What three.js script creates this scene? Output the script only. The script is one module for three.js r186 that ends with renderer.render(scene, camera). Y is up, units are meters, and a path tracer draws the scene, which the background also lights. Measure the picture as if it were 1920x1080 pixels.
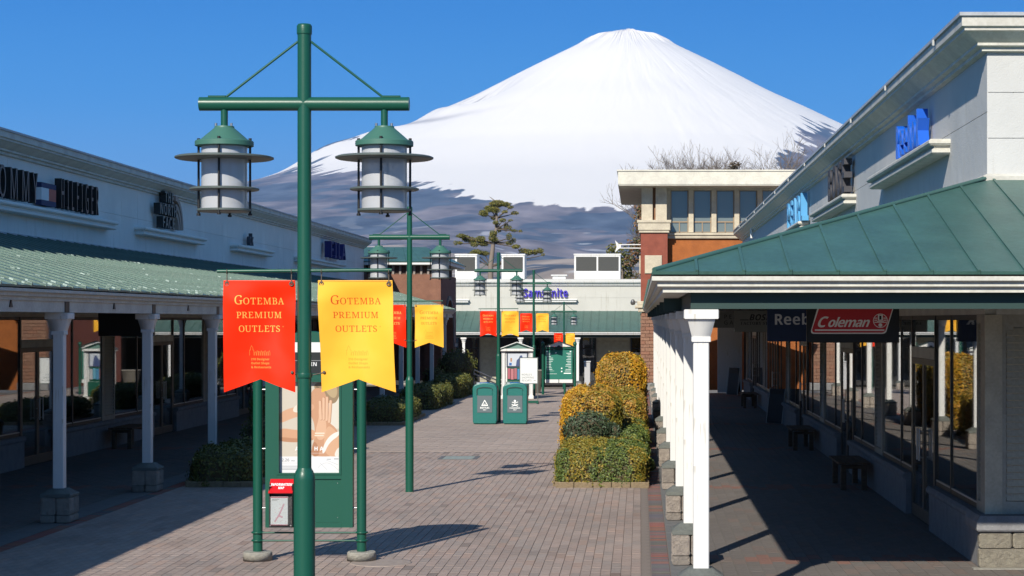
import * as THREE from 'three';
import { mergeGeometries } from 'three/addons/utils/BufferGeometryUtils.js';
import { FontLoader } from 'three/addons/loaders/FontLoader.js';

// ---------- camera, sky, sun, exposure ----------
const scene = new THREE.Scene();
const EYE = 2.8;
const camera = new THREE.PerspectiveCamera(2 * Math.atan(600 / 3700) * 180 / Math.PI, 2, 0.5, 90000);
camera.position.set(0, EYE, 0);
camera.lookAt(0, EYE, -10);
camera.setViewOffset(2400, 1200, 0, 0, 1920, 1080);

const SUN = new THREE.Vector3(-0.268, 0.53, 0.804).normalize();
function makeSky() {
  const W = 512, H = 256, data = new Float32Array(W * H * 4);
  const stops = [[-90, .15, .145, .14], [-2, .18, .24, .30], [0, .22, .46, .76], [3.5, .105, .37, .75], [6, .022, .250, .64], [9, .002, .165, .52], [15, .018, .140, .40], [30, .045, .138, .31], [60, .06, .130, .25], [90, .062, .125, .225]];
  for (let j = 0; j < H; j++) {
    const el = ((j + .5) / H - .5) * 180;
    let k = 0; while (k < stops.length - 2 && el > stops[k + 1][0]) k++;
    const a = stops[k], b = stops[k + 1], t = THREE.MathUtils.clamp((el - a[0]) / (b[0] - a[0]), 0, 1);
    for (let i = 0; i < W; i++) {
      const az = ((i + .5) / W - .5) * 2 * Math.PI, ce = Math.cos(el * Math.PI / 180);
      const d = Math.cos(az) * ce * SUN.x + Math.sin(el * Math.PI / 180) * SUN.y + Math.sin(az) * ce * SUN.z;
      const glow = el > 0 ? .10 * Math.pow(Math.max(0, d), 8) : 0, o = (j * W + i) * 4;
      for (let c = 0; c < 3; c++) data[o + c] = a[c + 1] + (b[c + 1] - a[c + 1]) * t + glow;
      data[o + 3] = 1;
    }
  }
  const t = new THREE.DataTexture(data, W, H, THREE.RGBAFormat, THREE.FloatType);
  t.mapping = THREE.EquirectangularReflectionMapping; t.magFilter = t.minFilter = THREE.LinearFilter; t.needsUpdate = true;
  return t;
}
scene.background = makeSky();
scene.environment = scene.background;
const sun = new THREE.DirectionalLight(new THREE.Color(1, .93, .81), 4.4);
sun.position.copy(SUN).multiplyScalar(150).add(new THREE.Vector3(0, 0, -50));
sun.target.position.set(0, 0, -50);
sun.castShadow = true;
Object.assign(sun.shadow.camera, { left: -80, right: 80, top: 80, bottom: -80, near: 1, far: 400 });
sun.shadow.mapSize.set(4096, 4096);
scene.add(sun, sun.target);
const renderer = new THREE.WebGLRenderer();
renderer.toneMapping = THREE.LinearToneMapping;
renderer.toneMappingExposure = 1.52;
renderer.shadowMap.enabled = true;

// ---------- helpers ----------
const V = (x, y, z) => new THREE.Vector3(x, y, z);
function mulberry(a) { return () => { a |= 0; a = a + 0x6D2B79F5 | 0; let t = Math.imul(a ^ a >>> 15, 1 | a); t = t + Math.imul(t ^ t >>> 7, 61 | t) ^ t; return ((t ^ t >>> 14) >>> 0) / 4294967296; }; }
const rnd = mulberry(20240226);
const rr = (a, b) => a + (b - a) * rnd();
const clamp = THREE.MathUtils.clamp, lerp = THREE.MathUtils.lerp, sstep = (x, a, b) => THREE.MathUtils.smoothstep(x, a, b);
const taken = new Map();
const numbered = (n) => { const k = taken.get(n) ?? 0; taken.set(n, k + 1); return k ? `${n}_${String(k).padStart(3, '0')}` : n; };
function thing(name, label, category, pos = [0, 0, 0], turn = 0, group) {
  const o = new THREE.Group(); o.name = numbered(name); o.position.set(...pos); o.rotation.y = turn;
  o.userData = { label, category }; if (group) o.userData.group = group;
  scene.add(o); return o;
}
function clean(g) {
  g = g.index ? g.toNonIndexed() : g.clone();
  for (const k of Object.keys(g.attributes)) if (!['position', 'normal', 'uv'].includes(k)) g.deleteAttribute(k);
  if (!g.attributes.normal) g.computeVertexNormals();
  if (!g.attributes.uv) g.setAttribute('uv', new THREE.BufferAttribute(new Float32Array(g.attributes.position.count * 2), 2));
  g.morphAttributes = {}; return g;
}
function boxUV(g) {                                   // texture coordinates in metres
  const p = g.attributes.position, uv = g.attributes.uv, a = V(0, 0, 0), b = V(0, 0, 0), c = V(0, 0, 0), n = V(0, 0, 0);
  for (let i = 0; i < p.count; i += 3) {
    a.fromBufferAttribute(p, i); b.fromBufferAttribute(p, i + 1); c.fromBufferAttribute(p, i + 2);
    n.copy(b).sub(a).cross(c.clone().sub(a));
    const x = Math.abs(n.x), y = Math.abs(n.y), z = Math.abs(n.z);
    [a, b, c].forEach((q, k) => y >= x && y >= z ? uv.setXY(i + k, q.x, q.z) : x >= z ? uv.setXY(i + k, q.z, q.y) : uv.setXY(i + k, q.x, q.y));
  }
  return g;
}
function geo(list, keepUV) {
  list = (Array.isArray(list) ? list : [list]).map(clean);
  const g = list.length > 1 ? mergeGeometries(list) : list[0];
  return keepUV ? g : boxUV(g);
}
function part(name, list, m, parent, label, keepUV) {
  const o = new THREE.Mesh(geo(list, keepUV), m); o.name = name; o.castShadow = o.receiveShadow = true;
  if (label) o.userData.label = label;
  parent.add(o); return o;
}
function piece(name, g, m, parent, x, y, z, turn = 0) {      // shares a ready geometry
  const o = new THREE.Mesh(g, m); o.name = name; o.castShadow = o.receiveShadow = true; o.position.set(x, y, z); o.rotation.y = turn; parent.add(o); return o;
}
function structure(name, list, m, label, keepUV) { const o = part(numbered(name), list, m, scene, label, keepUV); o.userData.kind = 'structure'; o.userData.category = name.replace(/_/g, ' '); return o; }
function solo(name, label, category, list, m, group, keepUV) { const o = part(numbered(name), list, m, scene, label, keepUV); o.userData.category = category; if (group) o.userData.group = group; return o; }
const box = (cx, cy, cz, sx, sy, sz) => new THREE.BoxGeometry(sx, sy, sz).translate(cx, cy, cz);
const span = (x0, x1, y0, y1, z0, z1) => box((x0 + x1) / 2, (y0 + y1) / 2, (z0 + z1) / 2, Math.abs(x1 - x0), Math.abs(y1 - y0), Math.abs(z1 - z0));
function cbox(cx, cy, cz, sx, sy, sz, c = .01) {             // box with chamfered edges
  const s = new THREE.Shape(), w = sx / 2 - c, h = sy / 2 - c;
  s.moveTo(-w, -h); s.lineTo(w, -h); s.lineTo(w, h); s.lineTo(-w, h); s.closePath();
  return new THREE.ExtrudeGeometry(s, { depth: sz - 2 * c, bevelEnabled: true, bevelSize: c, bevelThickness: c, bevelSegments: 1 }).translate(cx, cy, cz - sz / 2 + c);
}
function rod(a, b, r0, r1 = r0, n = 12) {
  const d = b.clone().sub(a), g = new THREE.CylinderGeometry(r1, r0, d.length(), n, 1);
  g.applyQuaternion(new THREE.Quaternion().setFromUnitVectors(V(0, 1, 0), d.clone().normalize()));
  return g.translate((a.x + b.x) / 2, (a.y + b.y) / 2, (a.z + b.z) / 2);
}
const cyl = (x, y0, y1, z, r0, r1 = r0, n = 24) => new THREE.CylinderGeometry(r1, r0, y1 - y0, n).translate(x, (y0 + y1) / 2, z);
const hard = (pts, n = 28) => mergeGeometries(pts.slice(1).map((p, i) => new THREE.LatheGeometry([pts[i], p].map(([r, y]) => new THREE.Vector2(r, y)), n)));   // turned shape with crisp edges
const lathe = (pts, n = 28) => new THREE.LatheGeometry(pts.map(([r, y]) => new THREE.Vector2(r, y)), n);
function tris(list) { const g = new THREE.BufferGeometry(); g.setAttribute('position', new THREE.Float32BufferAttribute(list.flatMap((v) => [v.x, v.y, v.z]), 3)); g.computeVertexNormals(); return g; }
function slab(pts, t) {                                       // flat convex piece of thickness t below its top face
  const n = pts[1].clone().sub(pts[0]).cross(pts[2].clone().sub(pts[0])).normalize(); if (n.y < 0) n.negate();
  const low = pts.map((p) => p.clone().addScaledVector(n, -t)), out = [];
  for (let i = 1; i < pts.length - 1; i++) { out.push(pts[0], pts[i], pts[i + 1]); out.push(low[0], low[i + 1], low[i]); }
  for (let i = 0; i < pts.length; i++) { const j = (i + 1) % pts.length; out.push(pts[i], low[i], low[j], pts[i], low[j], pts[j]); }
  return tris(out);
}
function sweep(path, prof) {                                  // moulding: profile [out, y] along a mitred path [x, z]; outward is to the left turned side (-tz, tx)
  const n = path.length, rings = path.map(([x, z], i) => {
    const nm = (a, b) => { const dx = b[0] - a[0], dz = b[1] - a[1], l = Math.hypot(dx, dz); return [-dz / l, dx / l]; };
    const a = i ? nm(path[i - 1], path[i]) : null, b = i < n - 1 ? nm(path[i], path[i + 1]) : null;
    let m = a && b ? [a[0] + b[0], a[1] + b[1]] : a || b;
    if (a && b) { const k = 1 + a[0] * b[0] + a[1] * b[1]; m = [m[0] / k, m[1] / k]; }
    return prof.map(([o, y]) => V(x + m[0] * o, y, z + m[1] * o));
  });
  const out = [], k = prof.length;
  for (let i = 0; i < n - 1; i++) for (let j = 0; j < k; j++) { const a = rings[i][j], b = rings[i + 1][j], c = rings[i + 1][(j + 1) % k], d = rings[i][(j + 1) % k]; out.push(a, b, c, a, c, d); }
  for (const [r, f] of [[rings[0], 0], [rings[n - 1], 1]]) { const t = THREE.ShapeUtils.triangulateShape(prof.map(([o, y]) => new THREE.Vector2(o, y)), []); for (const q of t) out.push(...(f ? q : [...q].reverse()).map((i) => r[i])); }
  return tris(out);
}
// ---------- textures ----------
function hash(x, y, s) { let h = Math.imul(x, 374761393) + Math.imul(y, 668265263) + Math.imul(s, 2147483647) | 0; h = Math.imul(h ^ h >>> 13, 1274126177); return ((h ^ h >>> 16) >>> 0) / 4294967296; }
function vnoise(x, y, per, s) {
  const ix = Math.floor(x), iy = Math.floor(y), fx = x - ix, fy = y - iy, u = fx * fx * (3 - 2 * fx), v = fy * fy * (3 - 2 * fy), m = (a) => per ? ((a % per) + per) % per : a;
  return lerp(lerp(hash(m(ix), m(iy), s), hash(m(ix + 1), m(iy), s), u), lerp(hash(m(ix), m(iy + 1), s), hash(m(ix + 1), m(iy + 1), s), u), v);
}
function fbm(x, y, o, per, s) { let a = 0, w = .5, t = 0; for (let i = 0; i < o; i++) { a += w * vnoise(x, y, per, s + i * 7); t += w; w *= .5; x *= 2; y *= 2; if (per) per *= 2; } return a / t; }
function dtex(w, h, fn, srgb) {
  const d = new Uint8Array(w * h * 4);
  for (let j = 0; j < h; j++) for (let i = 0; i < w; i++) { const c = fn(i / w, j / h, i, j), o = (j * w + i) * 4; for (let k = 0; k < 3; k++) d[o + k] = clamp(Math.round((c[k] ?? c[0]) * 255), 0, 255); d[o + 3] = 255; }
  const t = new THREE.DataTexture(d, w, h); t.wrapS = t.wrapT = THREE.RepeatWrapping; t.magFilter = THREE.LinearFilter; t.minFilter = THREE.LinearMipmapLinearFilter; t.generateMipmaps = true; if (srgb) t.colorSpace = THREE.SRGBColorSpace; t.needsUpdate = true; return t;
}
const rep = (t, x, y = x) => { const c = t.clone(); c.repeat.set(x, y); c.needsUpdate = true; return c; };
const grainTex = dtex(512, 512, (u, v) => { const a = fbm(u * 6, v * 6, 4, 6, 3), b = fbm(u * 64, v * 64, 3, 64, 11); const k = .80 + .16 * a + .10 * (b - .5); return [k, k * (.992 + .016 * a), k * (.985 + .02 * b)]; }, true);
const roughTex = dtex(512, 512, (u, v) => { const a = fbm(u * 8, v * 8, 5, 8, 5), b = fbm(u * 90, v * 90, 2, 90, 17); return [.6 * a + .4 * b]; });
const streakTex = dtex(512, 512, (u, v) => { const a = fbm(u * 40, v * 2, 3, 0, 23), b = fbm(u * 5, v * 5, 4, 5, 29), c = sstep(a, .62, .8) * sstep(b, .45, .7); const k = .92 + .07 * b - .08 * c; return [k, k * (1 - .01 * c), k * (1 - .03 * c)]; }, true);
const woodTex = dtex(256, 256, (u, v) => { const g = fbm(u * 4, v * 60, 3, 0, 31), k = .72 + .3 * g; return [k, k * .95, k * .9]; }, true);
const softTex = dtex(256, 256, (u, v) => { const a = fbm(u * 6, v * 6, 4, 6, 3); const k = .965 + .035 * a; return [k, k, k * .995]; }, true);
const wornTex = dtex(512, 512, (u, v) => { const a = fbm(u * 5, v * 5, 5, 5, 7), b = fbm(u * 46, v * 3, 3, 0, 19), c = sstep(a, .52, .7) * sstep(b, .5, .75), k = .975 - .05 * (1 - a) - .10 * c; return [k, k * (1 - .015 * c), k * (1 - .05 * c)]; }, true);
const L = (r, g, b) => new THREE.Color().setRGB(r, g, b);
const M = (r, g, b, o = {}) => new THREE.MeshStandardMaterial({ color: L(r, g, b), roughness: .7, ...o });
const P = (r, g, b, o = {}) => new THREE.MeshPhysicalMaterial({ color: L(r, g, b), roughness: .5, ...o });
const bump = (s, k) => ({ bumpMap: rep(roughTex, s), bumpScale: k });
function canvasTex(w, h, draw) {
  const c = document.createElement('canvas'); c.width = w; c.height = h; const x = c.getContext('2d'); draw(x, w, h);
  const t = new THREE.CanvasTexture(c); t.colorSpace = THREE.SRGBColorSpace; t.anisotropy = 8; return t;
}
const mats = {
  siding: M(.62, .56, .44, { map: rep(grainTex, .8), roughness: .7 }),
  stuccoLeft: M(.90, .86, .80, { map: rep(streakTex, .35), roughness: .9, ...bump(1.2, .006) }),
  stucco: M(.58, .585, .575, { map: rep(streakTex, .35), roughness: .9, ...bump(1.2, .006) }),
  stuccoBack: M(.56, .555, .51, { map: rep(streakTex, .3), roughness: .9, ...bump(1, .006) }),
  trim: M(.70, .685, .62, { map: rep(grainTex, .6), roughness: .6 }),
  creamDull: M(.46, .43, .36, { map: rep(grainTex, .6), roughness: .6 }),
  coping: M(.50, .53, .57, { map: rep(grainTex, .7), roughness: .5 }),
  white: M(.76, .76, .745, { map: rep(wornTex, .7), roughness: .5 }),
  roof: M(.062, .150, .128, { map: rep(grainTex, .4), roughness: .42, ...bump(2, .004) }),
  roofSeam: M(.045, .115, .10, { roughness: .5 }),
  roofOld: M(.17, .265, .225, { map: rep(grainTex, .9), roughness: .34, ...bump(3, .012) }),
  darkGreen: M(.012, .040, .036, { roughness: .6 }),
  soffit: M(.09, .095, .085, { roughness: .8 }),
  black: M(.012, .012, .013, { roughness: .45 }),
  alu: M(.50, .50, .48, { roughness: .4, metalness: .3 }),
  post: P(.008, .080, .052, { roughness: .38, clearcoat: .15, clearcoatRoughness: .25, specularIntensity: .7, ...bump(3, .0008) }),
  postCap: P(.05, .15, .115, { roughness: .5 }),
  lampRing: M(.085, .11, .105, { roughness: .5 }),
  diffuser: P(.62, .64, .67, { transmission: .35, thickness: 0, roughness: .35, clearcoat: .3 }),
  steel: M(.42, .42, .42, { metalness: .9, roughness: .35 }),
  pierStone: M(.62, .535, .465, { map: rep(grainTex, 2.3), roughness: .95, ...bump(3.5, .05) }),
  pierCap: M(.19, .205, .19, { map: rep(grainTex, 2), roughness: .8, ...bump(4, .01) }),
  baseStone: M(.50, .45, .36, { map: rep(grainTex, 1.5), roughness: .95, ...bump(3, .06) }),
  knee: M(.30, .30, .315, { map: rep(grainTex, 1), roughness: .85, ...bump(3, .01) }),
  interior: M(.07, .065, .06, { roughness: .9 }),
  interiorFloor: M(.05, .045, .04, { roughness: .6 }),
  glass: P(1, 1, 1, { transmission: 1, thickness: 0, roughness: .015, ior: 2.1, color: L(.90, .93, .93) }),
  bronze: M(.10, .08, .06, { roughness: .5 }),
  wood: M(.18, .125, .085, { map: rep(woodTex, 1.2), roughness: .8, ...bump(4, .006) }),
  concrete: M(.52, .50, .44, { map: rep(grainTex, 3), roughness: .95, ...bump(5, .02) }),
  edging: M(.46, .35, .22, { map: rep(grainTex, 3), roughness: .95, ...bump(5, .03) }),
};
// ---------- ground, terraces, paving ----------
const FAR_LEVEL = -1.08;
structure('ground', new THREE.PlaneGeometry(90000, 90000, 1, 1).rotateX(-Math.PI / 2).translate(0, FAR_LEVEL - .3, -30000), M(.075, .07, .05, { roughness: 1 }), 'flat brown open ground running to the foot of the mountain');
structure('lower_plaza', span(-34, 14, -1.6, FAR_LEVEL, -120, -82.4), M(.24, .215, .195, { map: rep(grainTex, 1), roughness: .9 }), 'lower paved court in front of the white shop beyond the steps');
const jointMat = M(.26, .215, .19, { map: rep(grainTex, 3), roughness: 1 });
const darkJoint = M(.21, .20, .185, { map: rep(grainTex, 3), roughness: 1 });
const plaza = structure('plaza', span(-7.70, .12, -1.4, -.009, -80, -6), jointMat, 'sunlit pinkish grey brick paved shopping street');
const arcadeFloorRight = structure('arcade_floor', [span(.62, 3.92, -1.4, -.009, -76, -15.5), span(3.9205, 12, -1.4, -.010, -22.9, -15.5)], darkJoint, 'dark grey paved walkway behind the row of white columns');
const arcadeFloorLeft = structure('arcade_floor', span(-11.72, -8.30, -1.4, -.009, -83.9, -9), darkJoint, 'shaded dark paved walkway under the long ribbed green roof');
const edgeRight = structure('walkway_edge', span(.122, .618, -1.4, -.0095, -78, -6), jointMat, 'red brick border and grey kerb slabs beside the white columns');
const edgeLeft = structure('walkway_edge', span(-8.298, -7.702, -1.4, -.0095, -83.9, -6), jointMat, 'shaded brick border and kerb slabs under the left columns');

function paverGeo(w, l) {
  const c = .002, h = .034, x = w / 2, z = l / 2, top = [V(-x + c, 0, -z + c), V(-x + c, 0, z - c), V(x - c, 0, z - c), V(x - c, 0, -z + c)], mid = [V(-x, -c, -z), V(-x, -c, z), V(x, -c, z), V(x, -c, -z)], low = mid.map((p) => V(p.x, -h, p.z)), o = [];
  o.push(top[0], top[1], top[2], top[0], top[2], top[3]);
  for (const [a, b] of [[top, mid], [mid, low]]) for (let i = 0; i < 4; i++) { const j = (i + 1) % 4; o.push(a[i], b[i], b[j], a[i], b[j], a[j]); }
  return boxUV(clean(tris(o)));
}
function pave(parent, name, w, l, cells, nSingle, stuffLabel) {
  cells.sort((a, b) => b.rank - a.rank);
  const g = paverGeo(w, l), white = M(1, 1, 1, { map: rep(grainTex, 2.1), roughness: .88, ...bump(6, .003) }), shades = new Map();
  cells.slice(0, nSingle).forEach((c) => {
    const key = c.color.map((v) => Math.round(v * 50)).join();
    if (!shades.has(key)) shades.set(key, M(...c.color, { map: white.map, bumpMap: white.bumpMap, bumpScale: .003, roughness: .88 }));
    piece(name, g, shades.get(key), parent, c.x, c.y, c.z);
  });
  const rest = cells.slice(nSingle), im = new THREE.InstancedMesh(g, white, rest.length), m = new THREE.Matrix4(), col = new THREE.Color();
  rest.forEach((c, i) => { im.setMatrixAt(i, m.makeTranslation(c.x, c.y, c.z)); im.setColorAt(i, col.setRGB(...c.color)); });
  im.name = stuffLabel; im.userData.kind = 'stuff'; im.castShadow = im.receiveShadow = true; parent.add(im);
}
const inView = (x, d) => d > 21.5 && x / d * 3700 > -1195 && x / d * 3700 < 720;
{
  const cells = [], pw = .112, pl = .45;
  for (let i = 0; i < 69; i++) for (let k = 0; k < 158; k++) {
    const x = -7.66 + pw * i, d = 8.6 + pl * (k + (i % 2) * .5);
    if (d > 41.8) continue;
    const n = fbm(x * .5, d * .25, 3, 0, 41), t = rnd();
    let c = t < .55 ? [.43, .342, .302] : t < .8 ? [.45, .345, .30] : t < .93 ? [.40, .33, .297] : [.46, .335, .28];
    const st = sstep(fbm(x * 1.9 + 31, d * .8 + 7, 4, 0, 53), .58, .74), k2 = (.86 + .26 * n) * rr(.92, 1.07) * (1 - .16 * st) * (rnd() < .012 ? .72 : 1); c = c.map((v) => v * k2);
    cells.push({ x, y: -rr(0, .0025), z: -d, color: c, rank: inView(x, d) ? 1 / d : 0 });
  }
  const cross = [];
  for (let k = 0; k < 151; k++) for (let i = 0; i < 17; i++) {                       // farther on the bricks lie across the street
    const x = -7.47 + .4585 * (i + (k % 2) * .5), d = 42.2 + .25 * k; if (x > -.1) continue;
    const n = fbm(x * .5, d * .25, 3, 0, 41), k2 = (.86 + .26 * n) * rr(.9, 1.08), c = (rnd() < .7 ? [.43, .347, .307] : [.40, .333, .30]).map((v) => v * k2);
    cross.push({ x, y: -rr(0, .0025), z: -d, color: c, rank: inView(x, d) ? 1 / d : 0 });
  }
  pave(plaza, 'cross_paver', .4585 - .005, .25 - .03, cross, 60, 'far_cross_pavers');
  pave(plaza, 'paver', pw - .005, pl - .012, cells, 300, 'far_pavers');
}
{
  const lists = [[], []], pw = .15, pl = .45;
  const add = (o, x, d) => {
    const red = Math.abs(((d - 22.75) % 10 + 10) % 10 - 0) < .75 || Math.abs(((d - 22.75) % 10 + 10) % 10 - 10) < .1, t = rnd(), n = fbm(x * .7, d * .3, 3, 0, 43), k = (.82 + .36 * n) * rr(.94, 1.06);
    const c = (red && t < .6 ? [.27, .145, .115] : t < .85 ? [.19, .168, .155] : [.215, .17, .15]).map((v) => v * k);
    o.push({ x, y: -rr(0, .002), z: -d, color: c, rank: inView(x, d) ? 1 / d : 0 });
  };
  for (let i = 0; i < 22; i++) for (let k = 0; k < 134; k++) { const x = .705 + pw * i, d = 15.9 + pl * (k + (i % 2) * .5); if (d < 75.7) add(lists[0], x, d); }
  for (let i = 0; i < 26; i++) for (let k = 0; k < 15; k++) { const x = 4.01 + pw * i, d = 15.9 + pl * (k + (i % 2) * .5); if (d < 22.55) add(lists[0], x, d); }
  for (let i = 0; i < 22; i++) for (let k = 0; k < 140; k++) { const x = -11.62 + pw * i, d = 20 + pl * (k + (i % 2) * .5); if (d < 83.5) add(lists[1], x, d); }
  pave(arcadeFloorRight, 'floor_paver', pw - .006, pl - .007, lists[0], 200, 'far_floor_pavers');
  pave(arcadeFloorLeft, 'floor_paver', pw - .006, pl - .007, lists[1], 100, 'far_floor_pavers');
}
{
  const border = (x, d0, d1) => {
    const o = [];
    for (let d = d0; d < d1; d += .112) { const n = fbm(d * .9, x, 3, 0, 47), t = n + rr(-.2, .2); const c = (t < .42 ? [.17, .155, .155] : t < .6 ? [.27, .15, .125] : [.34, .125, .09]).map((v) => v * rr(.85, 1.12)); o.push({ x, y: -rr(0, .002), z: -d, color: c, rank: inView(x, d) ? 1 / d : 0 }); }
    return o;
  };
  pave(edgeRight, 'border_brick', .205, .104, border(.231, 15, 77.5), 160, 'far_border_bricks');
  pave(edgeLeft, 'border_brick', .205, .104, border(-7.808, 20, 83), 60, 'far_border_bricks');
  const gm = M(.20, .20, .20, { map: rep(grainTex, 1.7), roughness: .85, ...bump(5, .004) }), g1 = geo(cbox(0, -.03, 0, .268, .06, .988, .005)), g2 = geo(cbox(0, -.03, 0, .368, .06, .988, .005));
  for (let d = 15.5; d < 77; d += 1) piece('kerb_slab', g1, gm, edgeRight, .478, 0, -d);
  for (let d = 20.5; d < 83; d += 1) piece('kerb_slab', g2, gm, edgeLeft, -8.104, 0, -d);
}
{
  const steps = structure('plaza_steps', span(-7.68, .1, -1.4, -.02, -80.35, -80.005), mats.concrete, 'concrete steps going down from the street to the lower court');
  for (let k = 1; k < 6; k++) part('step', span(-7.68, .1, -1.4, -.02 - .17 * k, -80.353 - .35 * k, -80.353 - .35 * (k - 1) - .003), mats.concrete, steps);
}
// metal covers let into the paving
solo('manhole_cover', 'round flat manhole cover filled with paving near the noticeboard shadow', 'manhole cover', [lathe([[.0, .002], [.325, .002], [.33, .0045], [.352, .0045], [.358, -.02]], 48).translate(-2.985, .001, -22.75)], M(.39, .32, .28, { map: rep(grainTex, 3), roughness: .85 }));
{
  const t = thing('drain_cover', 'pale rectangular drain cover set in the brick paving', 'drain cover', [-3.68, .0, -40.1]);
  part('frame', [span(-.40, .40, -.02, .004, -.5, -.43), span(-.40, .40, -.02, .004, .43, .5), span(-.40, -.31, -.02, .004, -.429, .429), span(.31, .40, -.02, .004, -.429, .429)], M(.13, .125, .12), t);
  part('lid', span(-.305, .305, -.02, .003, -.425, .425), M(.36, .40, .35, { map: rep(grainTex, 3), roughness: .6 }), t);
}
// ---------- the mountain, at its real size and distance ----------
{
  const D = 22400, XS = -151, prof = [[0, 3215], [180, 3228], [330, 3222], [424, 3195], [560, 3115], [817, 2985], [1302, 2735], [1665, 2545], [2089, 2345], [2452, 2165], [2876, 1965], [3240, 1800], [4207, 1480], [5000, 1300], [6000, 1105], [7000, 930], [8000, 745], [10000, 500], [12000, 335], [14000, 212], [17000, 85], [19500, 12], [21500, -18]];
  const sl = prof.map((p, i) => { if (!i || i === prof.length - 1) return 0; const a = prof[i - 1], b = prof[i + 1], d0 = (p[1] - a[1]) / (p[0] - a[0]), d1 = (b[1] - p[1]) / (b[0] - p[0]); return d0 * d1 <= 0 ? 0 : 2 * d0 * d1 / (d0 + d1); });
  const hp = (r) => { let k = 0; while (k < prof.length - 2 && r > prof[k + 1][0]) k++; const a = prof[k], b = prof[k + 1], w = b[0] - a[0], t = clamp((r - a[0]) / w, 0, 1), t2 = t * t, t3 = t2 * t; return a[1] * (2 * t3 - 3 * t2 + 1) + sl[k] * w * (t3 - 2 * t2 + t) + b[1] * (3 * t2 - 2 * t3) + sl[k + 1] * w * (t3 - t2); };
  const A = 112 * Math.PI / 180, RM = 21500, NA = 640, NR = 300, pos = new Float32Array((NA + 1) * (NR + 1) * 3), uv = new Float32Array((NA + 1) * (NR + 1) * 2), idx = [];
  const ga = (x, c, w) => Math.exp(-(((x - c) / w) ** 2));
  function height(f, r) {
    const fd = f * 180 / Math.PI; let h = hp(r);
    const gul = (fbm(f * 15 + 1.5 * fbm(f * 9, r * .0011, 2, 0, 63), r * .0011, 4, 0, 61) - .5) * 15 * sstep(r, 250, 1400) * (1 - sstep(r, 5000, 9000)) + (fbm(f * 48 + 2.5 * fbm(f * 30, r * .002, 2, 0, 69), r * .003, 3, 0, 67) - .5) * 4 * sstep(r, 300, 900) * (1 - sstep(r, 4500, 8000));
    h += gul;
    h += 42 * ga(r, 210, 130) * (.25 + ga(fd, 5, 26) * .75) - 45 * ga(r, 60, 60);
    h += (fbm(f * 40, r * .004, 2, 0, 71) - .5) * 36 * ga(r, 330, 220);
    h += 165 * ga(r, 3350, 420) * ga(fd, -78, 22) + 60 * ga(r, 2900, 260) * ga(fd, -66, 10);           // shoulder on the left skyline
    h -= 150 * ga(r, 1850, 300) * ga(fd, -58, 9);  h += 55 * ga(r, 2250, 170) * ga(fd, -60, 12);          // side crater and its lip
    h += (fbm(r * .0011 * Math.cos(f) + 40, r * .0011 * Math.sin(f) + 40, 4, 0, 73) - .5) * 230 * sstep(r, 6500, 9500) * (1 - sstep(r, 15000, 20000));
    return h;
  }
  for (let j = 0; j <= NR; j++) { const v = j / NR, r = RM * v * v; for (let i = 0; i <= NA; i++) {
    const f = (i / NA * 2 - 1) * A, o = j * (NA + 1) + i; pos[o * 3] = XS + r * Math.sin(f); pos[o * 3 + 1] = EYE + height(f, r); pos[o * 3 + 2] = -D + r * Math.cos(f); uv[o * 2] = i / NA; uv[o * 2 + 1] = v;
    if (j < NR && i < NA) idx.push(o, o + NA + 1, o + 1, o + 1, o + NA + 1, o + NA + 2);
  } }
  const g = new THREE.BufferGeometry(); g.setAttribute('position', new THREE.BufferAttribute(pos, 3)); g.setAttribute('uv', new THREE.BufferAttribute(uv, 2)); g.setIndex(idx); g.computeVertexNormals();
  const line = [[-112, 4300], [-80, 4200], [-66, 4100], [-60, 3650], [-50, 3850], [-41, 4200], [-32, 4650], [-24, 5500], [-18, 5800], [-13, 5900], [-11, 6700], [-7, 7000], [-2, 7450], [1.5, 7250], [3, 6750], [7, 6700], [13, 6600], [17, 6000], [20, 4400], [24, 3800], [30, 3200], [38, 2650], [46, 2450], [52, 2650], [57, 3300], [66, 4400], [112, 4600]];
  const snowLine = (fd) => { let k = 0; while (k < line.length - 2 && fd > line[k + 1][0]) k++; const a = line[k], b = line[k + 1]; return a[1] + (b[1] - a[1]) * clamp((fd - a[0]) / (b[0] - a[0]), 0, 1); };
  const lin2s = (c) => c.map((v) => v <= .0031308 ? 12.92 * v : 1.055 * Math.pow(v, 1 / 2.4) - .055);
  const map = dtex(2048, 2048, (u, v) => {
    const f = (u * 2 - 1) * A, fd = f * 180 / Math.PI, r = RM * v * v, x = r * Math.sin(f), y = r * Math.cos(f);
    const n1 = fbm(x * .0012 + 90, y * .0012 + 90, 5, 0, 81) - .5, n2 = fbm(f * 60, r * .0006, 4, 0, 83) - .5, n3 = fbm(x * .008 + 500, y * .008 + 500, 3, 0, 87) - .5;
    const edge = snowLine(fd) + n1 * 1100 + n2 * 900 + n1 * (Math.abs(fd - 36) < 22 ? 2200 : 0) + n3 * 160;
    let snow = sstep(edge - r, -45, 45) * (1 - sstep(ga(r, 3150, 420) * ga(fd, -79, 13) + n3 * .5, .38, .46));
    // wind-bared rock
    const rock = sstep(fbm(f * 130, r * .0022, 3, 0, 91), .55, .70) * (ga(r, 520, 260) * .5 + ga(r, 1850, 420) * ga(fd, -62, 13) * .9 + .30 * ga(fd, -80, 9) * (1 - sstep(r, 1900, 2600)) + .3 * ga(fd, 74, 10) * (1 - sstep(r, 2300, 2700)));
    const cleft = ga(r, 2330 + 260 * Math.cos((fd + 60) * .05), 75) * ga(fd, -58, 16) * .55;
    const wood = fbm(x * .0016 + 20, y * .0016 + 20, 4, 0, 93), fld = fbm(x * .0023 + 70, y * .0035 + 70, 3, 0, 97);
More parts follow.
